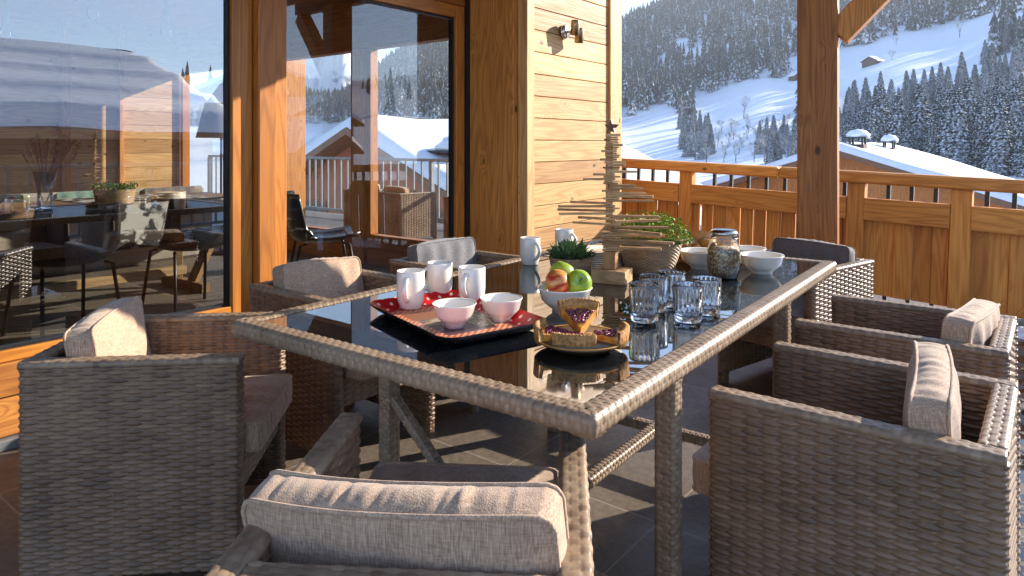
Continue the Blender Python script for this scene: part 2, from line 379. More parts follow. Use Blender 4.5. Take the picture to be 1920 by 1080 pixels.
# ------------------------------------------------------------------ cushions
def cushion(name, w, d, h, Mx, m, parent, puff=.012, wr=.004, seed=0, bend=0.0, n=(44, 12, 26), rc=.02, piping=True, slump=0.0):
    """w along x, d thickness along y, h along z; piping runs round both big (xz) faces"""
    r_ = np.random.default_rng(seed); ph = r_.uniform(0, 6, 12); V = []; F = []
    def pos(x, y, z):         # -1..1
        X, Y, Z = x*w/2, y*d/2, z*h/2
        ex = np.clip((np.abs(x)*w/2-(w/2-rc))/rc, 0, 1); ez = np.clip((np.abs(z)*h/2-(h/2-rc))/rc, 0, 1)
        X = X-np.sign(x)*rc*.35*ez*ex; Z = Z-np.sign(z)*rc*.35*ex*ez
        edge = (1-x**4)*(1-z**4); Y = Y+np.sign(y)*np.abs(y)**2*puff*edge
        Z = Z+np.sign(z)*(z**8)*puff*.7*(1-x**2)*(1-y**2); X = X+np.sign(x)*(x**8)*puff*.5*(1-y**2)*(1-z**2)
        # seams pucker the border strip
        b = (np.abs(z)**10)*(1-y**2)
        Z = Z+b*wr*(np.sin(x*27+ph[0]+2.6*np.sin(x*5+ph[1]))+.7*np.sin(x*61+ph[2]+np.sin(x*17)))*(.15+.85*np.sin(x*4.3+ph[3])**2)*.75
        f = (np.abs(y)**6)*(1-np.abs(z)**6); Y = Y+f*wr*1.2*np.sin(x*13+ph[4]+1.5*np.sin(z*2+ph[5]))*np.exp(-((z-.9)/1.1)**2)
        Y = Y+bend*(x*x-.4)+slump*(z*.5+.5)**2*np.cos(x*1.3)
        Z = Z+bend*.35*(1-x*x)*(z > 0)
        Z = Z+.25*slump*(z*.5+.5)*np.sin(x*2.2+ph[6])
        return np.stack([X, Y, Z], -1)
    base = 0
    nx, ny, nz = n
    def grid(fa, na, nb, flip):
        nonlocal base
        u, v = np.meshgrid(np.linspace(-1, 1, na+1), np.linspace(-1, 1, nb+1), indexing='ij')
        P = fa(u, v).reshape(-1, 3); V.append(P); i, j = np.meshgrid(np.arange(na), np.arange(nb), indexing='ij')
        a = base+i*(nb+1)+j; q = np.stack([a, a+(nb+1), a+nb+2, a+1], -1).reshape(-1, 4)
        F.append(q[:, ::-1] if flip else q); base += len(P)
    one = lambda u, s_: np.full_like(u, s_)
    for s_ in (-1, 1):
        grid(lambda u, v: pos(u, one(u, s_), v), nx, nz, s_ > 0)
        grid(lambda u, v: pos(u, v, one(u, s_)), nx, ny, s_ < 0)
        grid(lambda u, v: pos(one(u, s_), u, v), ny, nz, s_ < 0)
    V = np.concatenate(V); F = np.concatenate(F); A = np.array(Mx)
    V = np.c_[V, np.ones(len(V))] @ A.T
    o = mesh_obj(name, V[:, :3], F, m, parent)
    if piping:
        mb = MB()
        for s_ in (-1, 1):
            pts = []
            for (a, b) in (((-1, -1), (1, -1)), ((1, -1), (1, 1)), ((1, 1), (-1, 1)), ((-1, 1), (-1, -1))):
                for k in range(26):
                    f = k/26; pts.append((a[0]+(b[0]-a[0])*f, a[1]+(b[1]-a[1])*f))
            p = np.array(pts); Q = pos(p[:, 0], np.full(len(p), float(s_)), p[:, 1]); Q = np.c_[Q, np.ones(len(Q))] @ A.T
            Q = Q+0; mb.tube([Vector(x[:3]) for x in Q], .0042, 6, closed=True)
        mb.build('piping', m, o, True)
    return o
# ------------------------------------------------------------------ the rattan armchair: origin on the floor, opens towards +x
CW, CD, CHH, CT = .52, .57, .63, .05
def make_chair(label, fab='linen', seed=0, w=CW):
    t = thing('rattan_armchair', label, 'armchair', group='rattan armchairs round the table')
    x0, x1 = -CD/2, CD/2
    Zs = fr((0, -w/2+CT/2, .055), X_, Y_, Z_)
    for s_ in (-1, 1):
        wk = Wicker(); wk.tube(CHH-.075, CD, CT*.86, fr((0, s_*(w/2-CT/2), .055), X_, Y_, Z_), cap=True)
        wk.build('side_panel', M['wicker'], t)
        wk = Wicker(); wk.tube(CD-.004, CT, .022, fr((x0+.002, s_*(w/2-CT/2), CHH-.012), (0,1,0), (0,0,1), (1,0,0)), pitch=.019, sp=.016, amp=.0014, rc=.01, ms=6, mr=6)
        wk.build('arm_rim', M['wicker_lid'], t)
        for xx in (x0+.026, x1-.026):
            wk = Wicker(); wk.tube(.075, .05, .045, fr((xx, s_*(w/2-CT/2), 0), X_, Y_, Z_), pitch=.012, sp=.02, amp=.0018)
            wk.build('leg', M['wicker'], t)
    wk = Wicker(); wk.tube(CHH-.075, w-2*CT+.012, CT*.8, fr((x0+CT/2, 0, .055), (0,1,0), (-1,0,0), Z_)); wk.build('back_panel', M['wicker'], t)
    wk = Wicker(); wk.tube(w-2*CT, CT, .022, fr((x0+CT/2, -w/2+CT, CHH-.012), X_, (0,0,-1), (0,1,0)), pitch=.019, sp=.016, amp=.0014, rc=.01, mr=6); wk.build('back_rim', M['wicker_lid'], t)
    wk = Wicker(); wk.tube(.11, w-2*CT+.01, .03, fr((x1-.03, 0, .24), (0,1,0), (-1,0,0), Z_)); wk.build('front_apron', M['wicker'], t)
    mb = MB().bb(x0+CT, x1-.04, -w/2+CT, w/2-CT, .315, .345); mb.build('seat_base', M['plastic_dark'], t)
    cushion('seat_cushion', w-2*CT-.01, .075, CD-CT+.03, fr((.045, 0, .388), (0,1,0), (0,0,1), (1,0,0)), M[fab], t, seed=seed+1, puff=.016)
    a = R(11); cushion('back_cushion', w-2*CT-.012, .068, .30, fr((x0+CT+.085, 0, .548), (0,1,0), (-math.cos(a), 0, -math.sin(a)), (-math.sin(a), 0, math.cos(a))), M[fab], t, seed=seed+2, puff=.018, wr=.0034, slump=.012)
    return t
L1 = make_chair('rattan armchair with sunlit taupe cushion before the big window, leftmost chair on the terrace', seed=3)
def place(t, rear_left, ang, w=CW):      # rear_left = outer rear corner on the chair's left hand, ang = where it faces
    c, s_ = math.cos(ang), math.sin(ang); dx, dy = CD/2, -w/2
    t.location = (rear_left[0]+c*dx-s_*dy, rear_left[1]+s_*dx+c*dy, 0); t.rotation_euler = (0, 0, ang)
def chair(px_corner, ang, label, src, fab=None):
    c = copy_tree(src); place(c, px_corner, ang); c['label'] = label
    if fab:
        for ch in c.children:
            if 'cushion' in ch.name:
                for q in [ch]+list(ch.children):
                    me = fabm.get((q.data.name, fab)) or q.data.copy(); fabm[(q.data.name, fab)] = me; me.materials[0] = M[fab]; q.data = me
    return c
fabm = {}
# angles in world: camera-right is YAW
place(L1, W(2.32, -1.345), YAW+R(5))
rL2 = chair((-2.60, 2.07), 0, 'rattan armchair with a wrinkled sunlit taupe cushion, nearest the wooden window post', L1)
rL3 = chair((-2.60, 2.83), 0, 'rattan armchair with a grey cushion against the wooden wall corner', L1, 'linen_grey')
R1 = chair((-.065, 1.545), PI, 'rattan armchair nearest the lens on the right side of the table, its cushion leaning forward', L1)
R2 = chair((-.095, 2.33), PI, 'rattan armchair second on the right side of the table, next to the railing', L1)
E1 = chair(W(3.42, 1.803), YAW-R(52.6)+PI/2+PI, 'rattan armchair at the far head of the table below the thick wooden post', L1, 'linen_dark')
c_, s_ = math.cos(PI), math.sin(PI)
fa = YAW+PI/2-R(4.5)
F1 = chair(W(.905, -.413), fa, 'rattan armchair in the foreground seen from behind with a pale piped cushion', L1)
def parts(t, n): return [c for c in t.children if c.name.split('.')[0] == n]
def nudge(t, n, piv, rot, mv):
    for c in parts(t, n): c.matrix_basis = Matrix.Translation(Vector(piv)+Vector(mv)) @ Matrix.Rotation(rot[2], 4, 'Z') @ Matrix.Rotation(rot[1], 4, 'Y') @ Matrix.Rotation(rot[0], 4, 'X') @ Matrix.Translation(-Vector(piv))
pv_ = (-CD/2+CT+.085, 0, .548)
nudge(L1, 'back_cushion', pv_, (R(2), R(3), R(7)), (-.01, -.0, 0)); nudge(rL2, 'back_cushion', pv_, (R(-2), R(-3), R(3)), (.01, 0, .005)); nudge(rL3, 'back_cushion', pv_, (R(1), 0, R(-3)), (0, .01, .004))
nudge(R1, 'back_cushion', pv_, (R(-3), R(12), R(6)), (.02, .0, .0)); nudge(R2, 'back_cushion', pv_, (R(2), R(5), R(-6)), (-.015, 0, -.012)); nudge(rL2, 'seat_cushion', (0, 0, .4), (0, 0, R(2)), (.02, 0, 0)); nudge(R1, 'seat_cushion', (0, 0, .4), (0, 0, R(-1.5)), (.03, 0, 0))
nudge(F1, 'seat_cushion', (0, 0, .4), (0, R(-3), 0), (.075, 0, .03))
for c in parts(F1, 'back_cushion'):
    for g in list(c.children): bpy.data.objects.remove(g)
    bpy.data.objects.remove(c)
a = R(9); y_ = R(-9); cy, sy_ = math.cos(y_), math.sin(y_)
Mc = Matrix.Translation((-CD/2+CT+.092, .012, .546)) @ Matrix.Rotation(y_, 4, 'Z') @ Matrix.Rotation(R(-3.2), 4, 'X') @ fr((0, 0, 0), (0,1,0), (-math.cos(a), 0, -math.sin(a)), (-math.sin(a), 0, math.cos(a)))
cushion('back_cushion', .475, .07, .30, Mc, M['linen'], F1, seed=21, puff=.014, wr=.0028, n=(120, 14, 30), slump=.014, bend=-.008)
# ------------------------------------------------------------------ table
TX0, TX1, TY0, TY1, TZ = -1.683, -.603, .99, 2.91, .745
tb = thing('rattan_table', 'long rattan dining table with a black glass top laid for breakfast', 'table', (-.603-.54*math.cos(R(1.9))-.96*math.sin(R(1.9)), .99-.54*math.sin(R(1.9))+.96*math.cos(R(1.9)), 0), R(1.9))
tw, tl = TX1-TX0, TY1-TY0; rw, rh = .055, .042
wk = Wicker()
for (o, z, L) in (((-tw/2, -tl/2+rw/2, 0), (1,0,0), tw), ((-tw/2, tl/2-rw/2, 0), (1,0,0), tw), ((-tw/2+rw/2, -tl/2, 0), (0,1,0), tl), ((tw/2-rw/2, -tl/2, 0), (0,1,0), tl)):
    o = (o[0]+z[0]*.004, o[1]+z[1]*.004, TZ-rh/2-.001); L -= .008
    wk.tube(L, rw, rh, fr(o, (z[1], -z[0], 0) if z[0] else (1,0,0), (0,0,1) if not z[0] else (0,0,1), z) if False else fr(o, (-z[1], z[0], 0), (0,0,1), z), pitch=.0125, sp=.0155, amp=.0015, rc=.014, ms=6, mr=6, bias=.1)
wk.build('rim', M['wicker_lid'], tb)
MB().bb(-tw/2+rw-.004, tw/2-rw+.004, -tl/2+rw-.004, tl/2-rw+.004, TZ-.016, TZ-.006, .001).build('glass_top', M['table_glass'], tb)
MB().bb(-tw/2+rw, tw/2-rw, -tl/2+rw, tl/2-rw, TZ-.045, TZ-.02).build('underframe', M['plastic_dark'], tb)
LX, LY = .46, .475
for sx in (-1, 1):
    for sy in (-1, 1):
        wk = Wicker(); wk.tube(TZ-rh-.002, .052, .052, fr((sx*LX, sy*LY, 0), X_, Y_, Z_), pitch=.012, sp=.018, amp=.0014, rc=.012, mr=5); wk.build('leg', M['wicker_lid'], tb)
for (o, z, L) in (((0, -.62, .12), (0,1,0), 1.3), ((-LX+.03, -LY, .12), (1,0,0), 2*LX-.06), ((-LX+.03, LY, .12), (1,0,0), 2*LX-.06)):
    wk = Wicker(); wk.tube(L, .042, .036, fr((o[0], o[1], o[2]+(.003 if z[1] else 0)), (-z[1], z[0], 0), (0,0,1), z), pitch=.011, sp=.02, amp=.002, rc=.01, mr=5); wk.build('stretcher', M['wicker_lid'], tb)
wk = Wicker(); a, b = Vector((-LX+.02, -LY, .42)), Vector((-.1, -LY, .13)); d = (b-a).normalized(); wk.tube((b-a).length, .036, .036, fr(a, d.cross(Vector((0,1,0))), (0,1,0), d), pitch=.013, sp=.02, amp=.002, mr=5); wk.build('brace', M['wicker_lid'], tb)
# ------------------------------------------------------------------ ground, terrace
GX = -3.3           # the window plane
def struct(o): o['kind'] = 'structure'; return o
struct(MB().bb(-14, 3.2, -4, 6.2, -.25, 0).build('terrace_floor', M['tiles']))
struct(MB().bb(-14, -3.12, 6.2, 7.6, -.25, 0).build('side_terrace', M['tiles']))
# snow trodden along the edge of the terrace
def patch(name, cx, cy, rx, ry, h, seed, label):
    r_ = np.random.default_rng(seed); n = 40; V = []; F = []
    u, v = np.meshgrid(np.linspace(-1, 1, n), np.linspace(-1, 1, n), indexing='ij'); ph = r_.uniform(0, 6, 8)
    rr = np.sqrt(u*u+v*v); a = np.arctan2(v, u); lim = .8+.12*np.sin(3*a+ph[0])+.08*np.sin(7*a+ph[1])
    z = h*np.clip(1-(rr/lim)**2, -.3, 1)**1+.012*np.sin(u*9+ph[2])*np.sin(v*8+ph[3])+.008*np.sin(u*23+ph[4])*np.sin(v*19+ph[5]); z = np.where(rr > lim, -.03, z)
    P = np.stack([cx+u*rx, cy+v*ry, z], -1).reshape(-1, 3); i, j = np.meshgrid(np.arange(n-1), np.arange(n-1), indexing='ij'); q = i*n+j
    F = np.stack([q, q+n, q+n+1, q+1], -1).reshape(-1, 4); o = mesh_obj(name, P, F, M['snow_small']); struct(o); return o
patch('snow_patch', .75, 5.0, 1.0, .9, .07, 1, ''); patch('snow_patch', .55, 3.75, .62, .45, .03, 5, '')
patch('snow_patch', .05, 5.45, .5, .25, .03, 6, '')
# ------------------------------------------------------------------ the house: window wall, corner, boarded wall, porch
hs = thing('timber_house', 'timber house wall of pale horizontal boards with large glazed front onto the terrace', 'house', (0, 0, 0))
PX = -2.8; HZ = 2.72
mb = MB()      # boarded wall
zs = [0.02]
for k in range(20): zs.append(zs[-1]+.152)
for k in range(18): mb.bb(PX-.03, PX, 3.775, 4.80, zs[k], zs[k+1]-.004, .003)
mb.build('board_wall', M['pine_y'], hs)
MB().bb(PX-.3, PX-.028, 3.70, 4.90, 0, HZ).build('wall_core', M['oldwood_z'], hs)
mb = MB(); mb.bb(PX-.02, PX+.022, 4.802, 4.985, 0, HZ, .004); mb.bb(PX-.3, PX-.022, 4.93, 4.98, 0, HZ, .004); mb.build('corner_board', M['pine_z'], hs)
MB().bb(PX-.052, PX+.028, 3.685, 3.773, 0, HZ, .005).build('corner_post', M['pine_z'], hs)
mb = MB(); mb.bb(GX-.02, PX-.054, 3.64, 3.70, 0, HZ, .004); mb.build('return_wall', M['larch_z'], hs)
MB().bb(GX-.03, GX+.06, 3.60, 3.637, 0, HZ).build('seal', M['rubber'], hs)
# right glazed leaf (between the post and the corner)
def leaf(y0, y1, z0, z1, fw, name='window_frame', pane='pane'):
    x0, x1 = GX-.035, GX+.045; f = MB().bb(x0, x1, y0, y0+fw, z0, z1, .004).build(name, M['frame_z'], hs); MB().bb(x0, x1, y1-fw, y1, z0, z1, .004).build('frame_stile', M['frame_z'], f)
    MB().bb(x0+.004, x1-.004, y0+fw, y1-fw, z0, z0+fw*.9, .003).build('frame_rail', M['frame_y'], f); MB().bb(x0+.004, x1-.004, y0+fw, y1-fw, z1-fw, z1, .003).build('frame_rail', M['frame_y'], f)
    mb = MB(); g = .012
    for (a, b, c, d) in ((y0+fw, y0+fw+g, z0+fw*.9, z1-fw), (y1-fw-g, y1-fw, z0+fw*.9, z1-fw), (y0+fw+g, y1-fw-g, z0+fw*.9, z0+fw*.9+g), (y0+fw+g, y1-fw-g, z1-fw-g, z1-fw)): mb.bb(GX-.02, GX+.02, a, b, c, d)
    mb.build('gasket', M['rubber'], f)
    v = [(GX, y0+fw-.01, z0+.05), (GX, y1-fw+.01, z0+.05), (GX, y1-fw+.01, z1-.05), (GX, y0+fw-.01, z1-.05)]
    MB().add(v, [(0,1,2,3)]).build('pane', M[pane], f)
leaf(2.085, 3.598, .0, 2.17, .085, pane='pane_right')
leaf(-2.6, 1.905, .34, 2.62, .05)
MB().bb(GX-.05, GX+.05, 2.085, 3.598, 2.172, HZ, .004).build('lintel', M['frame_y'], hs)
# post between the windows
mb = MB(); mb.bb(GX-.09, GX+.03, 1.908, 1.975, 0, HZ, .004); mb.bb(GX-.09, GX+.085, 1.978, 2.082, 0, HZ, .006); mb.build('window_post', M['frame_z'], hs)
mb = MB(); mb.bb(GX-.06, GX+.055, -2.6, 1.905, .205, .338, .004); mb.bb(GX-.06, GX+.045, -2.6, 1.905, .045, .202, .004); mb.build('sill_board', M['larch_y'], hs)
MB().bb(GX-.05, GX+.075, -2.6, 1.905, .0, .042, .004).build('threshold', M['grey_metal'], hs)
# room: end wall with windows onto the side terrace, back wall, ceiling
EY = 4.6; XB = -9.3
mb = MB()
mb.bb(XB, GX-.052, EY-.04, EY+.04, 0, .15, .003); mb.bb(XB, GX-.052, EY-.045, EY+.045, .153, .30, .003)
mb.build('end_wall_boards', M['frame_x'], hs)
MB().bb(XB, GX-.052, EY-.06, EY+.06, 2.17, HZ).build('end_wall_head', M['beam_x'], hs)
f = None
for i, (xa, xb) in enumerate(((-9.3, -8.15), (-8.15, -5.64), (-5.45, -3.40))):
    w_ = .06; f = MB().bb(xa, xa+w_, EY-.05, EY+.05, .303, 2.168, .003).build('window_frame', M['frame_z'], hs); MB().bb(xb-w_, xb, EY-.05, EY+.05, .303, 2.168, .003).build('frame_stile', M['frame_z'], f)
    v = [(xa+w_, EY, .303), (xb-w_, EY, .303), (xb-w_, EY, 2.168), (xa+w_, EY, 2.168)]; MB().add(v, [(0,1,2,3)]).build('pane', M['pane_far'], f)
MB().bb(-5.638, -5.452, EY-.09, EY+.09, 0, 2.168, .005).build('mullion', M['frame_z'], hs)
MB().bb(GX-.05, GX-.0, 3.702, EY+.06, 0, HZ).build('corner_wall', M['frame_z'], hs)
mb = MB(); y = -4.0; 
for k in range(15): mb.bb(XB-.06, XB, -3.2, EY-.06, .01+k*.181, .188+k*.181, .003)
mb.build('back_wall_boards', M['pine_y'], hs)
MB().bb(XB-.2, XB-.062, -3.3, EY+.1, 0, HZ).build('back_wall', M['oldwood_z'], hs)
MB().bb(XB, GX-.06, -3.3, -3.2, 0, HZ).build('inner_wall', M['larch_z'], hs)
mb = MB(); mb.bb(XB+.002, XB+.09, 3.1, 3.2, 0, HZ, .004); mb.bb(XB+.002, XB+.07, 3.75, 3.8, 0, HZ, .004); mb.build('wall_stud', M['larch_z'], hs)
MB().bb(XB-.2, GX+.1, -3.4, EY+.3, HZ+.002, HZ+.1).build('ceiling', M['beam_x'], hs)
# sunlit column out on the side terrace
MB().bb(-8.35, -7.75, 5.1, 5.45, 0, 2.9, .006).build('outer_column', M['larch_z'], hs)
# porch roof: rafters, boards, snow on it
pr = thing('porch_roof', 'dark boarded porch roof with rafters over the terrace', 'roof', (0, 0, 0))
RX1, RY1 = -.25, 4.42
mb = MB()
for k in range(9): mb.bb(GX+.102, RX1, -1.6+k*.70-.05, -1.6+k*.70+.05, 2.60, 2.74)
mb.bb(GX+.102, RX1, RY1-.09, RY1, 2.585, 2.745); mb.build('rafter', M['beam_x'], pr)
mb = MB()
for k in range(20): mb.bb(GX+.102+k*.148, GX+.247+k*.148, -1.7, RY1+.03, 2.748, 2.77)
mb.build('roof_boards', M['oldwood_y'], pr)
MB().bb(GX+.11, RX1+.02, -1.7, RY1, 2.78, 3.0, .05).build('roof_snow', M['snow_small'], pr)
po = thing('porch_post', 'thick oiled wooden post with a slanting brace, standing by the railing', 'post', (-1.075, 4.25, 0), R(10))
MB().bb(-.105, .105, -.105, .105, 0, 2.58, .006).build('post', M['beam'], po)
mb = MB(); mb.bar((.10, 0, 1.83), (.78, 0, 2.56), .13, .14, (0,0,1), .005); mb.build('brace', M['beam'], po)
# wall lamp
wl = thing('wall_lamp', 'twin brass spotlight on the sunlit boarded wall', 'lamp', (PX+.002, 4.16, 2.02))
mb = MB(); Mx = Matrix.Rotation(PI/2, 4, 'Y')
def lathe_x(mb, prof, M4, n=28):
    k = len(mb.V); mb.lathe(prof, n); mb.V[k:] = [tuple(M4 @ Vector(v)) for v in mb.V[k:]]; return mb
lathe_x(mb, [(0.0, 0), (.052, 0), (.052, .018), (.046, .026), (0, .026)], Mx).build('backplate', M['chrome'], wl, True)
M['brass'] = plain('aged brass', (.42, .33, .21), .42, 1.0)
t = NT('brass inside'); t.col((.85, .62, .22)); t.b.inputs['Metallic'].default_value = 1; t.b.inputs['Roughness'].default_value = .3; M['brass_in'] = t.m
for (dy, dz, ln) in ((.03, .03, 1), (.085, -.02, 1)):
    mb = MB(); mb.tube([(.02, 0, 0), (.05, dy*.3, 0), (.075, dy, dz*.3)], .008, 8); ar = mb.build('arm', M['chrome'], wl, True)
    a = R(6); mb = MB(); M4 = Matrix.Translation((.082, dy, dz)) @ Matrix.Rotation(a, 4, 'Y')
    lathe_x(mb, [(0, .052), (.031, .052), (.033, .048), (.033, -.055), (.029, -.055), (.029, -.02), (0, -.02)], M4); mb.build('spotlight', [M['brass']], wl, True)
# ------------------------------------------------------------------ timber railing (falls about two degrees to the right, as the terrace drains)
rl = thing('timber_railing', 'timber balcony railing with wide vertical planks and a rounded handrail', 'railing', (-3.75, 5.90, 0)); rl.rotation_euler = (0, R(1.97), R(-2.9))
RL = 7.0
def rbuild(mb, n, m): return mb.build(n, m, rl)
RH = 1.088
mb = MB(); xs = [0, 1.95, 3.62, RL]
for a, b in zip(xs[:-1], xs[1:]): mb.bb(a+.001, b-.001, -.035, .10, RH-.09, RH, .014)
rbuild(mb, 'handrail', M['rail_x'])
posts = [1.05, 2.47, 3.155, 4.6, 5.8]
for i, px_ in enumerate(posts): MB().bb(px_, px_+.125, .0, .085, .10, RH-.092, .004).build('post', M['rail_z'], rl)
prev = -.1
for px_ in posts+[RL]:
    mb = MB(); mb.bb(prev+.003, px_-.003, -.008, .055, RH-.37, RH-.20, .005); mb.build('mid_rail', M['rail_x'], rl); prev = px_+.12
x = -.1; k = 0
while x < RL:
    w_ = random.choice([.105, .118, .125, .11]); fwd = 0 if k % 2 else .028
    gap = .001 if x < .8 or 2.4 < x < 3.6 else .010
    gap = .012 if (1.05 < x < 2.0 or 3.55 < x < 4.4) else .002
    MB().bb(x, x+w_-gap, .06+fwd*.6, .083+fwd*.6, .15, RH-.205, .003).build('plank', M['rail_z'], rl); x += w_; k += 1
x = .1
while x < RL:
    if not any(p-.03 < x < p+.14 for p in posts): MB().bb(x-.014, x+.014, .10, .125, .10, RH-.092).build('baluster', M['dark_metal'], rl)
    x += .155
# grey metal railings: side terrace, and the open side of the terrace (seen in the glass)
def metal_rail(label, x0, y0, x1, y1, h=1.0):
    L = math.hypot(x1-x0, y1-y0); g = thing('metal_railing', label, 'railing', (x0, y0, 0), math.atan2(y1-y0, x1-x0))
    MB().bb(0, L, -.035, .035, h-.04, h, .004).build('handrail', M['grey_metal'], g); MB().bb(0, L, -.02, .02, .10, .14).build('bottom_rail', M['grey_metal'], g)
    n = int(L/1.5); 
    for k in range(n+1): MB().bb(k*L/n-.03, k*L/n+.03, -.03, .03, 0, h-.042).build('post', M['grey_metal'], g)
    n = min(95, int(L/.17)); mb = MB()
    for k in range(n): MB().bb((k+.5)*L/n-.012, (k+.5)*L/n+.012, -.012, .012, .142, h-.042).build('baluster', M['grey_metal'], g)
metal_rail('grey metal railing of the side terrace, seen through the far windows', -13.5, 7.2, -4.0, 7.2)
metal_rail('grey metal railing along the open edge of the terrace, mirrored in the big window', 2.6, -3.5, 2.6, 5.6, .97)
# ------------------------------------------------------------------ chalets
def snow_slab(w, l, th, amp, n=40, seed=0):   # lumpy snow blanket with an uneven eave
    r_ = np.random.default_rng(seed); ph = r_.uniform(0, 6, 8)
    u, v = np.meshgrid(np.linspace(0, 1, n), np.linspace(0, 1, n*2), indexing='ij')
    wob = .02*w*np.sin(v*17+ph[0])+.01*w*np.sin(v*41+ph[1]); X = u*w+wob*(u > .97)
    e = np.minimum.reduce([1-u, v*3, (1-v)*3])*22; prof = np.clip(e, 0, 1)**.5
    Z = th*prof*(1+amp*(np.sin(u*7+ph[2])*np.sin(v*9+ph[3])+.5*np.sin(v*23+u*9+ph[4])))
    top = np.stack([X, v*l, Z], -1).reshape(-1, 3); nn = n*2
    i, j = np.meshgrid(np.arange(n-1), np.arange(nn-1), indexing='ij'); q = i*nn+j
    return top, np.stack([q, q+nn, q+nn+1, q+1], -1).reshape(-1, 4)
def chalet(label, x, y, rz, w, l, zb, ze, zr, wall='larch_z', chim=(), snow=.35, wins=True, name='chalet', ridges=False, seed=0, oh=.9):
    """ridge along local y from 0 to l, gable at y=0; ze eave height, zr ridge height"""
    t = thing(name, label, 'chalet', (x, y, 0), rz)
    h = w/2; mb = MB(); V = [(-h, 0, zb), (h, 0, zb), (h, 0, ze), (0, 0, zr-.15), (-h, 0, ze)]; V += [(a, l, b) for a, _, b in V]
    mb.add(V, [(0,1,2,3,4), (9,8,7,6,5), (0,5,6,1), (1,6,7,2), (4,9,5,0)]); mb.build('wall', M[wall], t)
    mb = MB(); pitch = (zr-ze)/h; 
    for s_ in (-1, 1):
        a = Vector((0, -oh, zr)); b = Vector((s_*(h+oh), -oh, zr-pitch*(h+oh)))
        for p, q in ((a, b),):
            V = [p, q, q+Vector((0, l+2*oh, 0)), p+Vector((0, l+2*oh, 0))]; V2 = [v-Vector((0, 0, .22)) for v in V]
            mb.add([tuple(v) for v in V+V2], [(0,1,2,3), (7,6,5,4), (0,4,5,1), (1,5,6,2), (2,6,7,3), (3,7,4,0)])
    rf = mb.build('roof', M['oldwood_y'], t)
    for s_ in (-1, 1):
        sl_ = math.hypot(h+oh, pitch*(h+oh)); top, F = snow_slab(sl_, l+2*oh-.1, snow, .12, seed=seed+s_+3); a = math.atan(pitch)
        P = np.stack([s_*(top[:, 0]*math.cos(a)+top[:, 2]*math.sin(a)*.0), top[:, 1]-oh+.05, zr+.01-top[:, 0]*math.sin(a)+top[:, 2]], -1)
        if ridges:
            for k in range(3): P[:, 2] += .15*np.exp(-((top[:, 0]-sl_*(.2+.27*k))/.22)**2)
        o = mesh_obj('roof_snow', P, F if s_ < 0 else F, M['snow'], rf)
    for (cx, cy, cw, ch_, sty) in chim:
        zc = zr-abs(cx)*pitch; mb = MB(); mb.box((cx, cy, zc+ch_/2-.2), (cw, cw*1.2, ch_+.4)); c = mb.build('chimney', M['chim_'+sty], rf)
        mb = MB(); 
        for a in (-1, 1):
            for b in (-1, 1): mb.bb(cx+a*cw*.4-.04, cx+a*cw*.4+.04, cy+b*cw*.48-.04, cy+b*cw*.48+.04, zc+ch_, zc+ch_+.25)
        mb.bb(cx-cw*.72, cx+cw*.72, cy-cw*.8, cy+cw*.8, zc+ch_+.25, zc+ch_+.31); mb.build('chimney_cap', M['dark_metal'], c)
        mb = MB(); mb.lathe([(cw*.75, 0), (cw*.8, .12), (cw*.5, .3), (0, .36)], 14, (cx, cy, zc+ch_+.31), lambda a, z, i: 1+.08*math.sin(3*a+cx)); mb.build('cap_snow', M['snow'], c, True)
    if wins:
        for wx in (-h*.5, h*.5):
            for wz in (zb+1.0, ze-1.3):
                if wz < ze-.6:
                    f = MB().bb(wx-.65, wx+.65, -.06, .02, wz, wz+1.2).build('window', M['oldwood_x'], t); MB().bb(wx-.52, wx+.52, -.08, -.061, wz+.12, wz+1.08).build('pane', M['dark_glass'], f)
        mb = MB(); mb.bb(-h-.3, h+.3, -1.3, 0, ze-2.0, ze-1.85); mb.bb(-h-.3, h+.3, -1.3, -1.24, ze-1.0, ze-.9)
        for k in range(int(w/.3)): mb.bb(-h+k*.3, -h+k*.3+.18, -1.29, -1.25, ze-1.85, ze-1.0)
        mb.build('balcony', M['oldwood_z'], t)
    return t
M['chim_white'] = plain('white chimney render', (.62, .60, .57), .8); M['chim_brown'] = plain('brown chimney cladding', (.10, .06, .045), .8); M['dark_glass'] = plain('dark panes', (.02, .025, .03), .1)
t = NT('red plank wall'); M['redwood'] = wood('red stained planks', 2, (.36, .12, .055), (.17, .05, .025), knots=False)
chalet('snow covered chalet with an orange plank gable just beyond the railing and the thick post', *W(30, 14.3), 0, 12.5, 11, -7, -1.0, 1.0, 'larch_z', ((.5, 1.0, .62, .4, 'brown'), (.9, 6, .5, .35, 'brown')), snow=.32, seed=1, wins=False)
chalet('red plank chalet with three snow capped white chimneys, seen through the window beside the corner', *at(690, 22), 0, 11, 12, -6, -.6, 1.75, 'redwood', ((2.6, 3.0, 1.1, .6, 'white'), (3.2, .8, .9, .35, 'white'), (3.6, 6.0, 1.2, .6, 'white')), snow=.4, seed=2)
chalet('neighbouring chalet under a thick ridged blanket of snow, mirrored in the big left window', 18.5, -9, 0, 13, 19.0, -4, 1.85, 4.0, 'oldwood_y', ((-1.0, 14.6, .8, .7, 'brown'),), snow=.45, ridges=True, seed=3, wins=False)
for i, (x, y, z, s_) in enumerate(((52, 34, 0, 'at the foot of the village slope'), (66, 47, 3, 'in the middle of the village slope'), (80, 50, 7, 'higher up the village slope'), (48, 20, -1, 'at the near edge of the village'), (100, 75, 12, 'highest in the village'), (75, 28, 5, 'standing apart to the side of the village'))):
    chalet('brown snowy chalet '+s_+', mirrored in the left window', x, y, R(70+i*23), 9, 9, z-9, z+1, z+3.2, 'oldwood_z', (), snow=.5, seed=10+i)
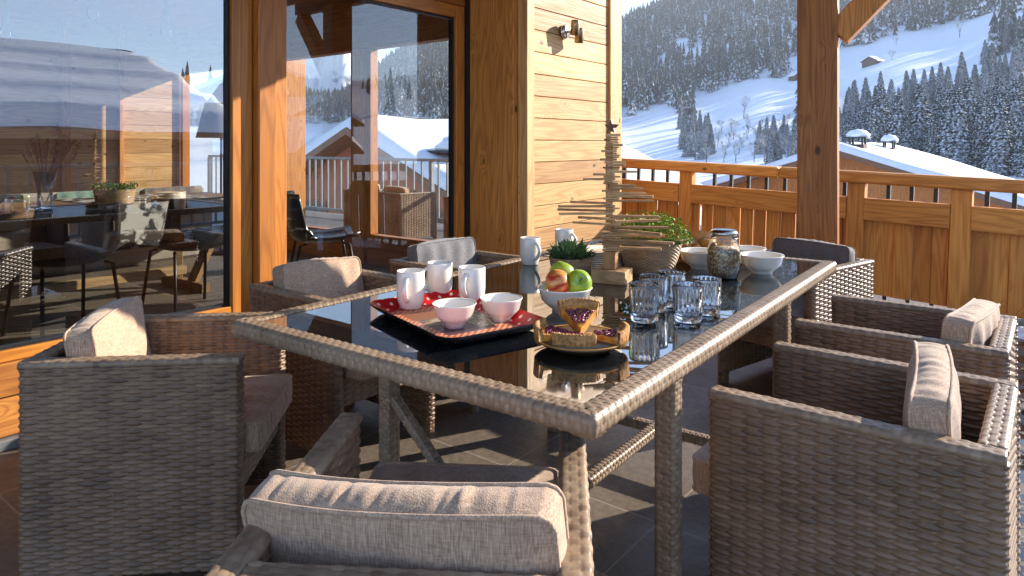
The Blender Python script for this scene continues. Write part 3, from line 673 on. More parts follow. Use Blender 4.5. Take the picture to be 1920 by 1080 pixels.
for i, (px_, d, s_) in enumerate(((590, 70, 'left of the window mullion'), (612, 110, 'farther down the valley'), (818, 60, 'at the right edge of the far window'), (1192, 75, 'left below the railing gap'), (1230, 48, 'below the handrail at the second gap'))):
    zt = CH-(px_ and {590: 8, 612: 2, 818: 8, 1192: 36, 1230: 62}[px_])/FPX*d
    chalet('small snow roofed chalet '+s_, *at(px_, d), R(20+30*i), 9, 9, zt-12, zt-2.6, zt, 'oldwood_z', (), snow=.5, wins=i < 2, seed=20+i)
# ------------------------------------------------------------------ terrain
TD = np.array([0, 35, 60, 120, 200, 350, 500, 900, 1300, 1500.])
TAB = {   # keyed by bearing (degrees right of the view axis): heights at TD
 -60: [-9,-9,-9,-9,-9,-9,-8,0,10,20], -24: [-9,-9,-9,-9,-9,-7,0,15,30,40], -15.5: [-9,-9,-9,-8,-7,-3,8,52,70,70],
 -6: [-9,-9,-9,-8,-5,12,40,128,190,160], 2: [-9,-9,-9,-8,-6,14,45,150,190,160], 8.6: [-9,-9,-8,-7,-6,13,44,160,195,160], 14.8: [-9,-9,-8,-6,-4,17,52,190,240,220],
 21: [-9,-9,-8,-6,0,26,66,200,300,340], 31: [-9,-9,-7,-4,7,44,82,220,340,420], 38: [-9,-9,-6,-2,12,54,96,240,380,460],
 55: [-9,-9,-7,-3,5,24,50,120,160,200], 75: [-9,-8,-4,2,12,30,50,100,130,160], 101: [-9,-8,-3,5,12,24,34,52,55,50], 125: [-9,-9,-6,0,6,12,18,30,40,40], 160: [-9]*10, 200: [-9]*10, 300: [-9,-9,-9,-9,-9,-9,-8,0,10,20]}
BK = np.array(sorted(TAB)); BT = np.array([TAB[k] for k in BK], float)
hp = rng.uniform(0, 6, 16)
def terr(b, d):          # bearing in degrees, ground distance
    b = np.asarray(b, float); d = np.asarray(d, float); bb_ = np.where(b < -60, b+360, b)
    i = np.clip(np.searchsorted(BK, bb_, side='right')-1, 0, len(BK)-2); f = np.clip((bb_-BK[i])/(BK[i+1]-BK[i]), 0, 1); f = f*f*(3-2*f)
    j = np.clip(np.searchsorted(TD, d, side='right')-1, 0, len(TD)-2); g = np.clip((d-TD[j])/(TD[j+1]-TD[j]), 0, 1)
    z = (BT[i, j]*(1-g)+BT[i, j+1]*g)*(1-f)+(BT[i+1, j]*(1-g)+BT[i+1, j+1]*g)*f
    x = d*np.sin(np.radians(b)); y = d*np.cos(np.radians(b)); a = np.clip((d-90)/500, 0, 1)
    n = np.sin(x/31+hp[0]+np.sin(y/47))*np.sin(y/37+hp[1])*3+np.sin(x/13+hp[2])*np.sin(y/15+hp[3]+np.sin(x/23))*1.1+np.sin(x/90+hp[4])*np.sin(y/110+hp[5])*9*a
    return z+n*a*1.2
def b2w(b, d): return W(d*np.cos(np.radians(b)), d*np.sin(np.radians(b)))
bs = np.r_[np.arange(-60, -26, 3), np.arange(-26, 46, .35), np.arange(46, 140, 1.0), np.arange(140, 300.1, 8)]
ds = np.r_[0.5, 12, 24, 36, 48, 60, np.geomspace(70, 1320, 150)]
B_, D_ = np.meshgrid(bs, ds, indexing='ij'); Zt = terr(B_, D_); xw, yw = b2w(B_, D_)
n2 = len(ds); i, j = np.meshgrid(np.arange(len(bs)-1), np.arange(n2-1), indexing='ij'); q = i*n2+j
struct(mesh_obj('snow_slopes', np.stack([xw, yw, Zt], -1).reshape(-1, 3), np.stack([q, q+1, q+n2+1, q+n2], -1).reshape(-1, 4), M['snow']))
# wide plain out to the horizon
a_ = np.linspace(0, 2*PI, 65)[:-1]; V = [(0, 0, -14)]+[(2500*math.cos(a), 2500*math.sin(a), -14) for a in a_]
struct(mesh_obj('valley_floor', V, [(0, 1+k, 1+(k+1) % 64) for k in range(64)], M['snow']))
# high snowy peaks far behind
def peaks(name, b0, b1, dist, hf, seed, m):
    r_ = np.random.default_rng(seed); nb, nr = 160, 26; b = np.linspace(b0, b1, nb); ph = r_.uniform(0, 6, 12); V = []
    for k in range(nb):
        e = sum(math.sin(b[k]*f+ph[i])*a for i, (f, a) in enumerate(((.35, 1), (.9, .6), (2.1, .35), (4.7, .2), (9.3, .12))))
        H = hf(b[k])*(1+.16*e)
        for j in range(nr):
            u = j/(nr-1); hh = H*math.sin(min(1, u*1.25)*PI/2)**1.3 if u < .8 else H*(1-(u-.8)*.6)
            rug = math.sin(b[k]*7+j*1.3+ph[6])*math.sin(b[k]*13-j*.9+ph[7])*H*.05*math.sin(u*PI)
            x, y = b2w(b[k], dist*(.8+.4*u)); V.append((x, y, -14+hh+rug))
    i, j = np.meshgrid(np.arange(nb-1), np.arange(nr-1), indexing='ij'); q = i*nr+j
    return struct(mesh_obj(name, V, np.stack([q, q+1, q+nr+1, q+nr], -1).reshape(-1, 4), m))
t = NT('alpine rock and snow'); o = t.obj(); nz = t.n('SeparateXYZ', i_0=t.n('NewGeometry').outputs['Normal']).outputs[2]
f = t.math('ADD', t.noise(o, .012, 8, 0, .7), t.math('MULTIPLY', nz, .3)); t.col(t.ramp(f, [(.56, (.09, .10, .12)), (.66, (.82, .85, .9))])); t.rough(.8); M['alp'] = t.m
t = NT('distant forested hill'); o = t.obj(); t.col(t.ramp(t.noise(o, .12, 9, 0, .8), [(.4, (.05, .07, .08)), (.62, (.5, .55, .6))])); t.rough(.9); M['far_hill'] = t.m
def lerp(b, pts): return float(np.interp(b, [p[0] for p in pts], [p[1] for p in pts]))
peaks('far_mountain', -32, 14, 1600, lambda b: lerp(b, [(-32, 150), (-22, 185), (-17, 240), (-13, 265), (-8, 200), (0, 215), (8, 345), (10, 375), (14, 300)]), 3, M['alp'])
peaks('far_hills', -34, -2, 1250, lambda b: lerp(b, [(-34, 60), (-22, 75), (-16, 105), (-10, 150), (-2, 165)]), 5, M['far_hill'])
peaks('sun_side_mountain', 48, 150, 1800, lambda b: 95, 8, M['alp'])
# ------------------------------------------------------------------ far forest, one mass
def inpoly(x, y, P):
    c = np.zeros(len(x), bool); n = len(P); j = n-1
    for i in range(n):
        xi, yi = P[i]; xj, yj = P[j]; k = ((yi > y) != (yj > y)) & (x < (xj-xi)*(y-yi)/(yj-yi+1e-9)+xi); c ^= k; j = i
    return c
FIELDS = [[(1150, 225), (1200, 212), (1245, 205), (1283, 214), (1290, 250), (1282, 330), (1150, 330)],
 [(1302, 305), (1312, 288), (1335, 258), (1380, 228), (1430, 192), (1465, 172), (1462, 152), (1480, 120), (1540, 92), (1585, 90), (1640, 82), (1710, 62), (1790, 42), (1890, 30), (1960, 10), (1960, 60), (1870, 70), (1850, 100), (1800, 128), (1740, 140), (1690, 165), (1640, 178), (1570, 180), (1500, 195), (1440, 215), (1400, 240), (1372, 262), (1350, 285), (1330, 330), (1300, 330)]]
def forest(name, bl, bh, dl, dh, n, seed, hrange, label, keep=lambda px, py, d: np.ones(len(px), bool), lobes=8):
    r_ = np.random.default_rng(seed); d = np.sqrt(r_.uniform(dl*dl, dh*dh, n)); b = r_.uniform(bl, bh, n)
    z = terr(b, d); px = 960+FPX*np.tan(np.radians(b)); fw = d*np.cos(np.radians(b)); py = HOR-FPX*(z-CH)/fw
    ok = keep(px, py, d)
    for P in FIELDS: ok &= ~inpoly(px+r_.normal(0, 3, n), py+r_.normal(0, 1.5, n), P)
    b, d, z = b[ok], d[ok], z[ok]; x, y = b2w(b, d); N = len(b)
    hh = r_.uniform(*hrange, N)*(1+.25*r_.standard_normal(N).clip(-1, 1)); rad = hh*r_.uniform(.13, .2, N)
    T = 6; V = []; F = []; tv = []; tf = []
    for k in range(T):
        z0 = .08+k*.15; z1 = z0+.27; r0 = 1-k*.155; m = lobes*2; base = len(tv)
        for i in range(m): a = 2*PI*i/m+k*.5; rr = r0*(1.0 if i % 2 else .55); tv.append((rr*math.cos(a), rr*math.sin(a), z0-(.035 if i % 2 else -.02)))
        tv.append((0, 0, min(1.0, z1)))
        for i in range(m): tf.append((base+i, base+(i+1) % m, base+m))
    tv = np.array(tv); tf = np.array(tf); rot = r_.uniform(0, 6, N); jit = 1+.22*r_.standard_normal((N, len(tv)))
    cx = tv[None, :, 0]*jit; cy = tv[None, :, 1]*jit
    X = x[:, None]+rad[:, None]*(cx*np.cos(rot)[:, None]-cy*np.sin(rot)[:, None]); Y = y[:, None]+rad[:, None]*(cx*np.sin(rot)[:, None]+cy*np.cos(rot)[:, None])
    Z = z[:, None]-.5+hh[:, None]*(tv[None, :, 2]+.012*r_.standard_normal((N, len(tv))))
    V = np.stack([X, Y, Z], -1).reshape(-1, 3); F = (tf[None]+(np.arange(N)*len(tv))[:, None, None]).reshape(-1, 3)
    print(name, N, 'trees'); o = mesh_obj(name, V, F, M['fir_far'], smooth=False); tag(o, label, 'forest', kind='stuff'); return o
def keepR(px, py, d):
    near = (px > 1560) & (py > 108) & (d < 430)      # the near firs stand there as things
    return ~near & ~((px > 1300) & (px < 1500) & (py > 150) & (d < 400)) & (py < 305)
forest('fir_forest', 7, 41, 170, 1290, 9000, 11, (13, 19), 'snow dusted fir forest covering the slopes beyond the railing', keepR)
forest('valley_forest', -19, 1, 260, 1250, 6500, 12, (14, 20), 'frosted forest on the valley side, seen through the far windows', lambda px, py, d: py < 232)
forest('village_wood', 60, 125, 170, 900, 300, 13, (7, 12), 'scattered frosted trees round the village, mirrored in the left window')
# ------------------------------------------------------------------ near firs: trunk and layered, drooping, snow laden branches
def make_fir(seed, H=15.0, label=''):
    r_ = random.Random(seed); t = thing('fir_tree', label, 'tree', group='snowy firs on the near slope')
    MB().tube([(0, 0, -1), (0, 0, H*.5), (0, 0, H*.98)], [.24, .14, .03], 6).build('trunk', M['bark'], t)
    V = []; F = []; z = 1.0
    while z < H-.3:
        f = 1-z/H; L = (.25+H*.20*f**.85); n = max(5, int(7+7*f)); a0 = r_.uniform(0, 6)
        for k in range(n):
            a = a0+2*PI*k/n+r_.uniform(-.25, .25); l = L*r_.uniform(.7, 1.15); w_ = l*.20+.12; ca, sa = math.cos(a), math.sin(a)
            sag = l*r_.uniform(.32, .5); base = len(V); m = 5; dz = r_.uniform(-.15, .15)
            for q in range(m+1):
                u = q/m; x = l*u; zz = z+dz+l*.10*math.sin(u*2.2)-sag*u*u; ww = w_*math.sin(min(1, u*1.1+.12)*PI)**.6*(1-.5*u)
                for (o, dzz) in ((-1, -.28*ww-.1), (0, .10), (1, -.28*ww-.1)):
                    j = 1+r_.uniform(-.3, .3); V.append((x*ca-o*ww*j*sa, x*sa+o*ww*j*ca, zz+dzz*j))
            for q in range(m):
                b = base+q*3; F += [(b, b+1, b+4, b+3), (b+1, b+2, b+5, b+4)]
            for q in range(1, m):      # hanging twigs
                u = q/m
                for o in (-1, 1):
                    x = l*u; ww = w_*.9; zz = z+dz-sag*u*u-.05; bb_ = len(V)
                    V += [(x*ca, x*sa, zz), ((x+.35*ww)*ca-o*ww*1.5*sa, (x+.35*ww)*sa+o*ww*1.5*ca, zz-.25*ww), ((x+.7*ww)*ca-o*ww*.9*sa, (x+.7*ww)*sa+o*ww*.9*ca, zz-.65*ww)]
                    F.append((bb_, bb_+1, bb_+2))
        z += .36+.30*f*r_.uniform(.8, 1.2)
    mb = MB(); mb.V = V; mb.F = F; mb.M = [0]*len(F); mb.build('crown', M['fir_near'], t); return t
protos = [make_fir(s_, 15.0) for s_ in (1, 2, 3, 4)]
def make_bare(seed, H=11.0):
    r_ = random.Random(seed); t = thing('bare_tree', '', 'tree', group='frosted leafless trees below the snow field')
    tr = MB(); cr = MB()
    def grow(p, d, l, r, lev, mb):
        q = p+d*l; mid = p+d*l*.5+Vector((r_.uniform(-1, 1), r_.uniform(-1, 1), 0))*l*.06
        mb.tube([p, mid, q], [r, r*.8, r*.6], 4 if lev > 1 else 6, cap=False)
        if lev >= 5: return
        for k in range(3 if lev < 4 else 4):
            ax = Vector((r_.uniform(-1, 1), r_.uniform(-1, 1), r_.uniform(-.2, .5))).normalized(); nd = (d*.75+ax*.62+Vector((0, 0, .18))).normalized()
            st = p+(q-p)*r_.uniform(.45, 1); grow(st, nd, l*r_.uniform(.55, .8), max(.018, r*.55), lev+1, cr)
    grow(Vector((0, 0, -.5)), Vector((0, 0, 1)), H*.34, .17, 0, tr)
    tr.build('trunk', M['bark'], t); cr.build('crown', M['frost_twig'], t); return t
bprotos = [make_bare(s_) for s_ in (5, 6, 7)]
used = set(); cnt = 0
def put(P, px, py_or_d, h, label, byd=False, hh=15.0):
    b = math.degrees(math.atan((px-960)/FPX))
    if byd: d = py_or_d
    else:     # find the distance where the slope meets that height in the view
        dd = np.linspace(75, 420, 700); z = terr(np.full(700, b), dd); py = HOR-FPX*(z-CH)/(dd*math.cos(R(b))); k = np.argmin(np.abs(py-py_or_d)); d = float(dd[k])
    x, y = b2w(b, d); z = float(terr(b, d)); s_ = h/hh
    loc = (float(x), float(y), z-.3); rz = random.uniform(0, 6)
    if P.name not in used: used.add(P.name); P.location = loc; P.rotation_euler = (0, 0, rz); P.scale = (s_*random.uniform(.85, 1.1),)*2+(s_,); P['label'] = label; return P
    return dup(P, loc, rz, label, scale=(s_*random.uniform(.85, 1.1), s_*random.uniform(.85, 1.1), s_))
ORD = 'first second third fourth fifth sixth seventh eighth ninth tenth eleventh twelfth thirteenth fourteenth fifteenth sixteenth seventeenth eighteenth nineteenth twentieth twenty-first twenty-second twenty-third twenty-fourth twenty-fifth twenty-sixth'.split()
rr = random.Random(9); nfir = 0
def kind(h): return 'tall' if h > 12 else 'short' if h < 9.5 else 'mid-sized'
rows = [(1585, 1960, 322, 20, 17, 'front row'), (1600, 1960, 300, 26, 16, 'second row'), (1575, 1960, 276, 24, 16, 'third row'), (1570, 1960, 250, 24, 16, 'fourth row'), (1580, 1960, 226, 25, 17, 'fifth row')]
for (xa, xb, py, step, h, L_) in rows:
    x = xa+rr.uniform(0, 15); k = 0; h *= .74 if py > 290 else .56
    while x < xb:
        hh_ = h*rr.uniform(.7, 1.2)
        t = put(protos[rr.randrange(4)], x, py+rr.uniform(-9, 9)-(x-1570)*.06*(py < 290), hh_, kind(hh_)+' snowy fir, '+ORD[k]+' from the thick post in the '+L_); t['group'] = 'firs of the near wood, '+L_; x += step*rr.uniform(.75, 1.3); nfir += 1; k += 1
for (xa, ya, xb, yb, n_, L_) in ((1575, 215, 1700, 205, 9, 'lower stretch'), (1700, 205, 1840, 160, 13, 'middle stretch'), (1840, 170, 1960, 110, 12, 'rising stretch'), (1845, 120, 1900, 70, 6, 'top spur'), (1880, 100, 1960, 60, 6, 'summit')):
    for k in range(n_):
        f = (k+rr.random())/n_; hh_ = 10*rr.uniform(.7, 1.2); t = put(protos[rr.randrange(4)], xa+(xb-xa)*f, ya+(yb-ya)*f+rr.uniform(-6, 10), hh_, kind(hh_)+' dark topped fir, '+ORD[k]+' from the left along the '+L_+' of the wood edge'); t['group'] = 'firs along the upper edge of the near wood'; nfir += 1
for k in range(34):
    put(bprotos[k % 3], 1330+k*5.2+rr.uniform(-6, 6), 304-(k % 5)*14, rr.uniform(6, 8.5), 'leafless frosted tree, '+(ORD[k] if k < 26 else ORD[33-k]+' from the right')+(' from the left' if k < 26 else '')+' in the thicket behind the railing', hh=11)
for (px, py, h, l) in ((1303, 300, 13, 'leafless frosted tree beside the dark clump between the snow fields'), (1395, 222, 12, 'leafless frosted tree on the rim of the thicket'), (1800, 70, 13, 'single round leafless tree high on the bright snow field'), (1672, 112, 7, 'small leafless tree behind the cabin'), (1680, 85, 7, 'bush-like leafless tree at the forest edge above the cabin')):
    put(bprotos[rr.randrange(3)], px, py, h, l, hh=11)
for k in range(12): put(protos[k % 4], 1276+k*5.2, 242+(k*37 % 60), rr.uniform(8, 11), 'dark fir, '+ORD[k]+' of the clump between the two snow fields')['group'] = 'firs between the snow fields'
for k in range(12): put(protos[k % 4], 1425+k*6.4, rr.uniform(268, 312), rr.uniform(6.5, 9.5), 'snowy fir, '+ORD[k]+' of the cluster just left of the thick post')['group'] = 'firs left of the thick post'
def hut(label, px, py, w, l, rz, seed):
    b = math.degrees(math.atan((px-960)/FPX)); dd = np.linspace(120, 700, 900); z = terr(np.full(900, b), dd); yy = HOR-FPX*(z-CH)/(dd*math.cos(R(b))); d = float(dd[np.argmin(np.abs(yy-py))])
    x, y = b2w(b, d); z = float(terr(b, d)); print('hut', d, z)
    chalet(label, float(x), float(y), rz, w, l, z-2, z+2.4, z+4.2, 'barn', (), snow=.35, wins=False, name='cabin', seed=seed, oh=.6)
hut('small dark cabin alone on the snow field high on the slope', 1630, 124, 6.5, 6, YAW-R(55), 4)
hut('tiny dark barn half hidden behind the thick post on the slope', 1497, 150, 5, 5, YAW+R(10), 5)

# the air of the valley
hz = MB().bb(-2600, 2600, -2600, 2600, -16, 480).build('haze', None); hz.data.materials.clear()
t = bpy.data.materials.new('haze'); t.use_nodes = True; t.node_tree.nodes.remove(t.node_tree.nodes['Principled BSDF'])
pv = t.node_tree.nodes.new('ShaderNodeVolumePrincipled'); pv.inputs['Color'].default_value = (.88, .93, 1, 1); pv.inputs['Density'].default_value = HAZE; pv.inputs['Anisotropy'].default_value = .2
t.node_tree.links.new(pv.outputs[0], t.node_tree.nodes['Material Output'].inputs['Volume']); hz.data.materials.append(t); hz['kind'] = 'stuff'
# ------------------------------------------------------------------ on the table
TT = TZ-.006
def mug(label, x, y, z, hdir, s=1.0, group='white mugs'):
    t = thing('mug', label, 'mug', (x, y, z), hdir, group); H = .105*s; r = .039*s
    prof = [(0, .002), (.026*s, .002), (.028*s, 0), (.030*s, .003), (r*.93, .022), (r, .045), (r, H-.003), (r-.001, H), (r-.003, H-.001), (r-.0035, .03), (r*.75, .010), (0, .008)]
    MB().lathe(prof, 48).build('body', M['ceramic'], t, True)
    mb = MB(); pts = []
    for k in range(15): u = k/14; a = PI*u; pts.append((r-.003+.027*s*math.sin(a)**.8*(1-.25*u), 0, H*.86-u*H*.62))
    mb.tube(pts, [.0052*s]*15, 10); mb.V = [(v[0], v[1]*1.5, v[2]) for v in mb.V]; mb.build('handle', M['ceramic'], t, True); return t
def bowl(label, x, y, z, r, H, group='white bowls'):
    t = thing('bowl', label, 'bowl', (x, y, z), 0, group); k = r
    prof = [(0, .004), (k*.40, .004), (k*.42, 0), (k*.46, 0), (k*.46, .008), (k*.62, .016), (k*.84, H*.5), (k*.95, H-.004), (k*1.0, H), (k*.985, H+.002), (k*.92, H-.003), (k*.80, H*.5), (k*.58, .021), (0, .015)]
    MB().lathe(prof, 56).build('body', M['ceramic'], t, True); return t
# tray
tcx, tcy, ta = -1.234, 1.319, R(163)
tr = thing('tray', 'red polka dot serving tray holding mugs and bowls', 'tray', (tcx, tcy, TT), ta)
tc = NT('printed tray'); o = tc.obj(); sp = tc.n('SeparateXYZ', i_0=o); sx, sy = sp.outputs[0], sp.outputs[1]
def frac(a, s_, off=0.0): return tc.math('FRACT', tc.math('MULTIPLY_ADD', a, s_, off+50.0))
def ctr(a): return tc.math('ABSOLUTE', tc.math('SUBTRACT', a, .5))
u, v = tc.math('ADD', sx, sy), tc.math('SUBTRACT', sx, sy)
dx, dy = ctr(frac(u, 26)), ctr(frac(v, 26)); dd = tc.math('SQRT', tc.math('ADD', tc.math('MULTIPLY', dx, dx), tc.math('MULTIPLY', dy, dy)))
dots = tc.mix(tc.ramp(dd, [(.15, 1.0), (.19, 0.0)]), (.52, .012, .016), (.85, .72, .52))
gx, gy = tc.math('GREATER_THAN', frac(u, 52), .5), tc.math('GREATER_THAN', frac(v, 52), .5)
ging = tc.ramp(tc.math('MULTIPLY_ADD', tc.math('ADD', gx, gy), .5, 0.0), [(0.0, (.80, .62, .38)), (.5, (.62, .16, .05)), (1.0, (.42, .03, .02))])
def rectm(x0, x1, y0, y1):
    a = tc.math('MULTIPLY', tc.math('GREATER_THAN', sx, x0), tc.math('LESS_THAN', sx, x1)); b = tc.math('MULTIPLY', tc.math('GREATER_THAN', sy, y0), tc.math('LESS_THAN', sy, y1)); return tc.math('MULTIPLY', a, b)
lace = tc.ramp(tc.n('TexVoronoi', i_Vector=o, i_Scale=90).outputs['Distance'], [(.25, (.75, .70, .55)), (.5, (.22, .20, .13))])
ck = tc.ramp(tc.noise(o, 24, 5), [(.4, (.05, .06, .08)), (.5, (.30, .20, .10)), (.62, (.55, .50, .42))])
c = tc.mix(rectm(-.168, .168, -.098, .118), dots, ging); c = tc.mix(rectm(-.125, .06, -.06, .085), c, (.09, .05, .06)); c = tc.mix(rectm(-.02, .13, -.05, .085), c, ck); c = tc.mix(rectm(-.10, .05, -.10, -.02), c, lace)
c = tc.mix(rectm(.04, .13, .0, .09), c, (.30, .12, .05)); tc.col(c); tc.rough(.3); tc.b.inputs['Specular IOR Level'].default_value = .25
def rpoly(w, h, rc, n=6):
    P = []
    for (cx, cy, a0) in ((w/2-rc, h/2-rc, 0), (-w/2+rc, h/2-rc, 90), (-w/2+rc, -h/2+rc, 180), (w/2-rc, -h/2+rc, 270)):
        for k in range(n+1): a = R(a0+k*90/n); P.append((cx+rc*math.cos(a), cy+rc*math.sin(a)))
    return P
mb = MB(); rings = [(.38, .225, .03, .004), (.385, .23, .032, .004), (.42, .262, .04, .014), (.452, .295, .045, .027), (.456, .299, .046, .029)]
lo_ = [(.46, .303, .047, .028), (.456, .298, .046, .024), (.424, .262, .04, .009), (.385, .228, .032, .0), (.38, .225, .03, .0)]
base = 0; n_ = 28
def loft(mb, rs, caps=(True, False)):
    k0 = len(mb.V); V = []; F = []
    for (w, h, rc, z) in rs: V += [(x, y, z) for x, y in rpoly(w, h, rc)]
    for i in range(len(rs)-1):
        for k in range(n_): F.append((i*n_+k, i*n_+(k+1) % n_, (i+1)*n_+(k+1) % n_, (i+1)*n_+k))
    if caps[0]: F.append(tuple(range(n_)))
    if caps[1]: F.append(tuple((len(rs)-1)*n_+k for k in range(n_)))
    mb.add(V, F)
loft(mb, rings); mb.build('surface', tc.m, tr, False); mb = MB(); loft(mb, lo_, (False, True)); loft(mb, [rings[-1], lo_[0]], (False, False)); mb.build('underside', M['plastic_dark'], tr, False)
ZT = TT+.0045; hcam = YAW-PI/2
x, y = on(770, 577, ZT); mug('white mug at the left corner of the tray, its handle to the front', x, y, ZT, hcam-R(8))
x, y = on(824, 557, ZT); mug('white mug at the back of the tray, its handle to the left', x, y, ZT, YAW+PI+R(20))
x, y = on(885, 568, ZT); mug('white mug at the middle of the tray beside the bowls, its handle turned half left', x, y, ZT, hcam-R(22))
x, y = on(994, 496, TT); mug('white mug standing alone on the black glass at the far side, near the wall corner', x, y, TT, hcam+R(35))
x, y = on(1058, 476, TT); mug('white mug mostly hidden behind the small succulent', x, y, TT, 0)
x, y = on(852, 612, ZT); bowl('small white bowl on the tray nearest the front corner', x, y, ZT, .056, .058)
x, y = on(940, 600, ZT); bowl('small white bowl on the right side of the tray', x, y, ZT, .056, .058)
x, y = on(1059, 583, TT); fbx, fby = x, y; bowl('white bowl filled with two green apples and one red apple', x, y, TT, .077, .066)
x, y = on(1428, 512, TT); bowl('large white bowl standing free at the right edge of the table by the jar', x, y, TT, .078, .066)
x, y = on(1313, 503, TT); bowl('large white bowl left of the glass jar', x, y, TT, .078, .066)
x, y = on(1402, 494, TT); bowl('white bowl half hidden behind the glass jar', x, y, TT, .07, .06)
def apple(label, dx, dz, df, kind, tilt, seed):
    X, Y = fbx+dx*math.cos(YAW)-df*math.sin(YAW), fby+dx*math.sin(YAW)+df*math.cos(YAW); t = thing('apple', label, 'apple', (X, Y, TT+dz), 0, 'apples in the white bowl'); t.rotation_euler = tilt
    prof = []
    for k in range(25):
        a = PI*k/24; rr = .037*(math.sin(a)**.85)*(1+.08*math.cos(a)); z = -.034*math.cos(a)*(1 if True else 0)
        z += -.012*math.exp(-(math.sin(a)/.28)**2)*(-1 if k < 12 else 1); prof.append((max(rr, 0), z))
    MB().lathe(prof, 36, mod=lambda a, z, i: 1+.025*math.cos(5*a+seed)*(-z*8)).build('flesh', M[kind], t, True)
    MB().tube([(0, 0, .018), (.001, 0, .03), (.005, .002, .040)], [.0016, .0013, .0018], 6).build('stalk', M['bark'], t, True)
t = NT('green apple skin'); o = t.obj(); c = t.ramp(t.noise(o, 14, 4), [(.3, (.22, .38, .02)), (.7, (.42, .52, .05))]); sp_ = t.ramp(t.n('TexVoronoi', i_Vector=o, i_Scale=220).outputs['Distance'], [(.16, 1.0), (.24, 0.0)])
t.col(t.mix(t.math('MULTIPLY', sp_, .4), c, (.65, .7, .35))); t.rough(.22); t.b.inputs['Coat Weight'].default_value = .3; M['apple_green'] = t.m
t = NT('red and yellow apple skin'); o = t.obj(); n = t.math('ADD', t.noise(t.map(o, (60, 60, 9)), 1, 4, .3), t.math('MULTIPLY', t.noise(o, 22, 3), .8)); c = t.ramp(n, [(.66, (.74, .36, .08)), (.92, (.62, .14, .03)), (1.2, (.45, .04, .02))]); t.col(c); t.rough(.24); t.b.inputs['Coat Weight'].default_value = .3; M['apple_red'] = t.m
apple('red and orange apple at the front left of the fruit bowl', -.020, .083, -.022, 'apple_red', (R(12), R(75), R(38)), 1)
apple('green apple at the right of the fruit bowl, its stalk hollow turned to the front', .038, .081, -.012, 'apple_green', (R(62), R(8), YAW), 3)
apple('green apple at the back of the fruit bowl behind the red one', -.004, .097, .042, 'apple_green', (R(-25), R(10), 0), 5)
# plate with tart
x, y = on(1088, 652, TT); pa = YAW
pl = thing('plate', 'brown glazed oval plate with a thin orange rim carrying slices of berry tart', 'plate', (x, y, TT), pa)
t = NT('brown glaze'); t.col(t.ramp(t.noise(t.obj(), 20, 3), [(.3, (.085, .055, .03)), (.7, (.13, .085, .045))])); t.rough(.18); M['glaze'] = t.m; M['rimglaze'] = plain('orange rim glaze', (.50, .22, .04), .2)
mb = MB(); mb.lathe([(0, .003), (.055, .003), (.057, 0), (.062, 0), (.075, .007), (.096, .017), (.104, .023)], 64); mb.lathe([(0, .008), (.062, .008), (.08, .014), (.101, .025)], 64); mb.build('dish', M['glaze'], pl, True)
MB().lathe([(.1005, .0252), (.1035, .0265), (.1052, .0245), (.1035, .0225)], 64, caps=False).build('rim', M['rimglaze'], pl, True)
t = NT('tart crust'); o = t.obj(); n = t.noise(o, 120, 5); t.col(t.ramp(n, [(.3, (.20, .075, .02)), (.55, (.50, .25, .08)), (.8, (.66, .40, .16))])); t.rough(.8); t.bump(n, .6, .003); M['crust'] = t.m
t = NT('baked custard'); o = t.obj(); n = t.noise(o, 60, 4); t.col(t.ramp(n, [(.3, (.42, .11, .015)), (.6, (.70, .32, .06))])); t.rough(.28); t.bump(n, .3, .002); M['custard'] = t.m
t = NT('berries'); o = t.obj(); n = t.noise(o, 150, 3); t.col(t.ramp(n, [(.35, (.04, .008, .02)), (.55, (.16, .012, .03)), (.75, (.42, .10, .10))])); t.rough(.15); M['berry'] = t.m
def tart(label, dx, dy, rz, tilt=(0, 0), s_=1.0, z=.012, k=0):
    c_, s2 = math.cos(pa), math.sin(pa); t = thing('tart_slice', label, 'tart slice', (x+dx*c_-dy*s2, y+dx*s2+dy*c_, TT+z), 0, 'slices of berry tart on the brown plate'); t.rotation_euler = (tilt[0], tilt[1], pa+rz); t.scale = (s_,)*3
    Lr, A = .080, R(30); q = random.Random(k)
    P = [(0, 0)]+[(Lr*math.cos(a), Lr*math.sin(a)) for a in np.linspace(-A, A, 9)]
    MB().prism(P, 0, .004).build('crust', M['crust'], t)
    MB().prism([(px_*.985+.0006, py_*.985) for px_, py_ in P], .0042, .021).build('filling', M['custard'], t)
    mb = MB(); V = []; F = []; n = 34       # fluted rim wall
    for i in range(n+1):
        a = -A*1.02+2*A*1.02*i/n; rr = Lr+.0035*abs(math.sin(i*PI/2.6)); zt = .030+.0035*abs(math.sin(i*PI/2.6+.5))
        for (r0, z0) in ((Lr-.003, .0), (rr+.003, .001), (rr+.008, zt), (rr, zt+.003), (Lr-.005, .019)): V.append((r0*math.cos(a), r0*math.sin(a), z0))
    for i in range(n):
        for j in range(5): F.append((i*5+j, i*5+(j+1) % 5, (i+1)*5+(j+1) % 5, (i+1)*5+j))
    F += [(0,1,2,3,4), tuple(n*5+j for j in (4,3,2,1,0))]; mb.add(V, F); mb.build('rim', M['crust'], t, True)
    mb = MB()
    for i in range(130):
        r0 = Lr*math.sqrt(q.uniform(.06, .66)); a = q.uniform(-A, A)*.85; r = q.uniform(.0018, .0040)
        k0 = len(mb.V); mb.lathe([(0, -r), (r*.7, -r*.7), (r, 0), (r*.7, r*.7), (0, r)], 8, (r0*math.cos(a), r0*math.sin(a), .0215))
    mb.build('berries', M['berry'], t, True)
tart('berry tart slice propped up at the back of the brown plate', .0, -.006, R(88), (0, R(-22)), 1.12, .026, 1)
tart('berry tart slice lying at the left of the brown plate, tip to the right', -.010, -.008, R(172), (R(0), R(-4)), 1.1, .012, 2)
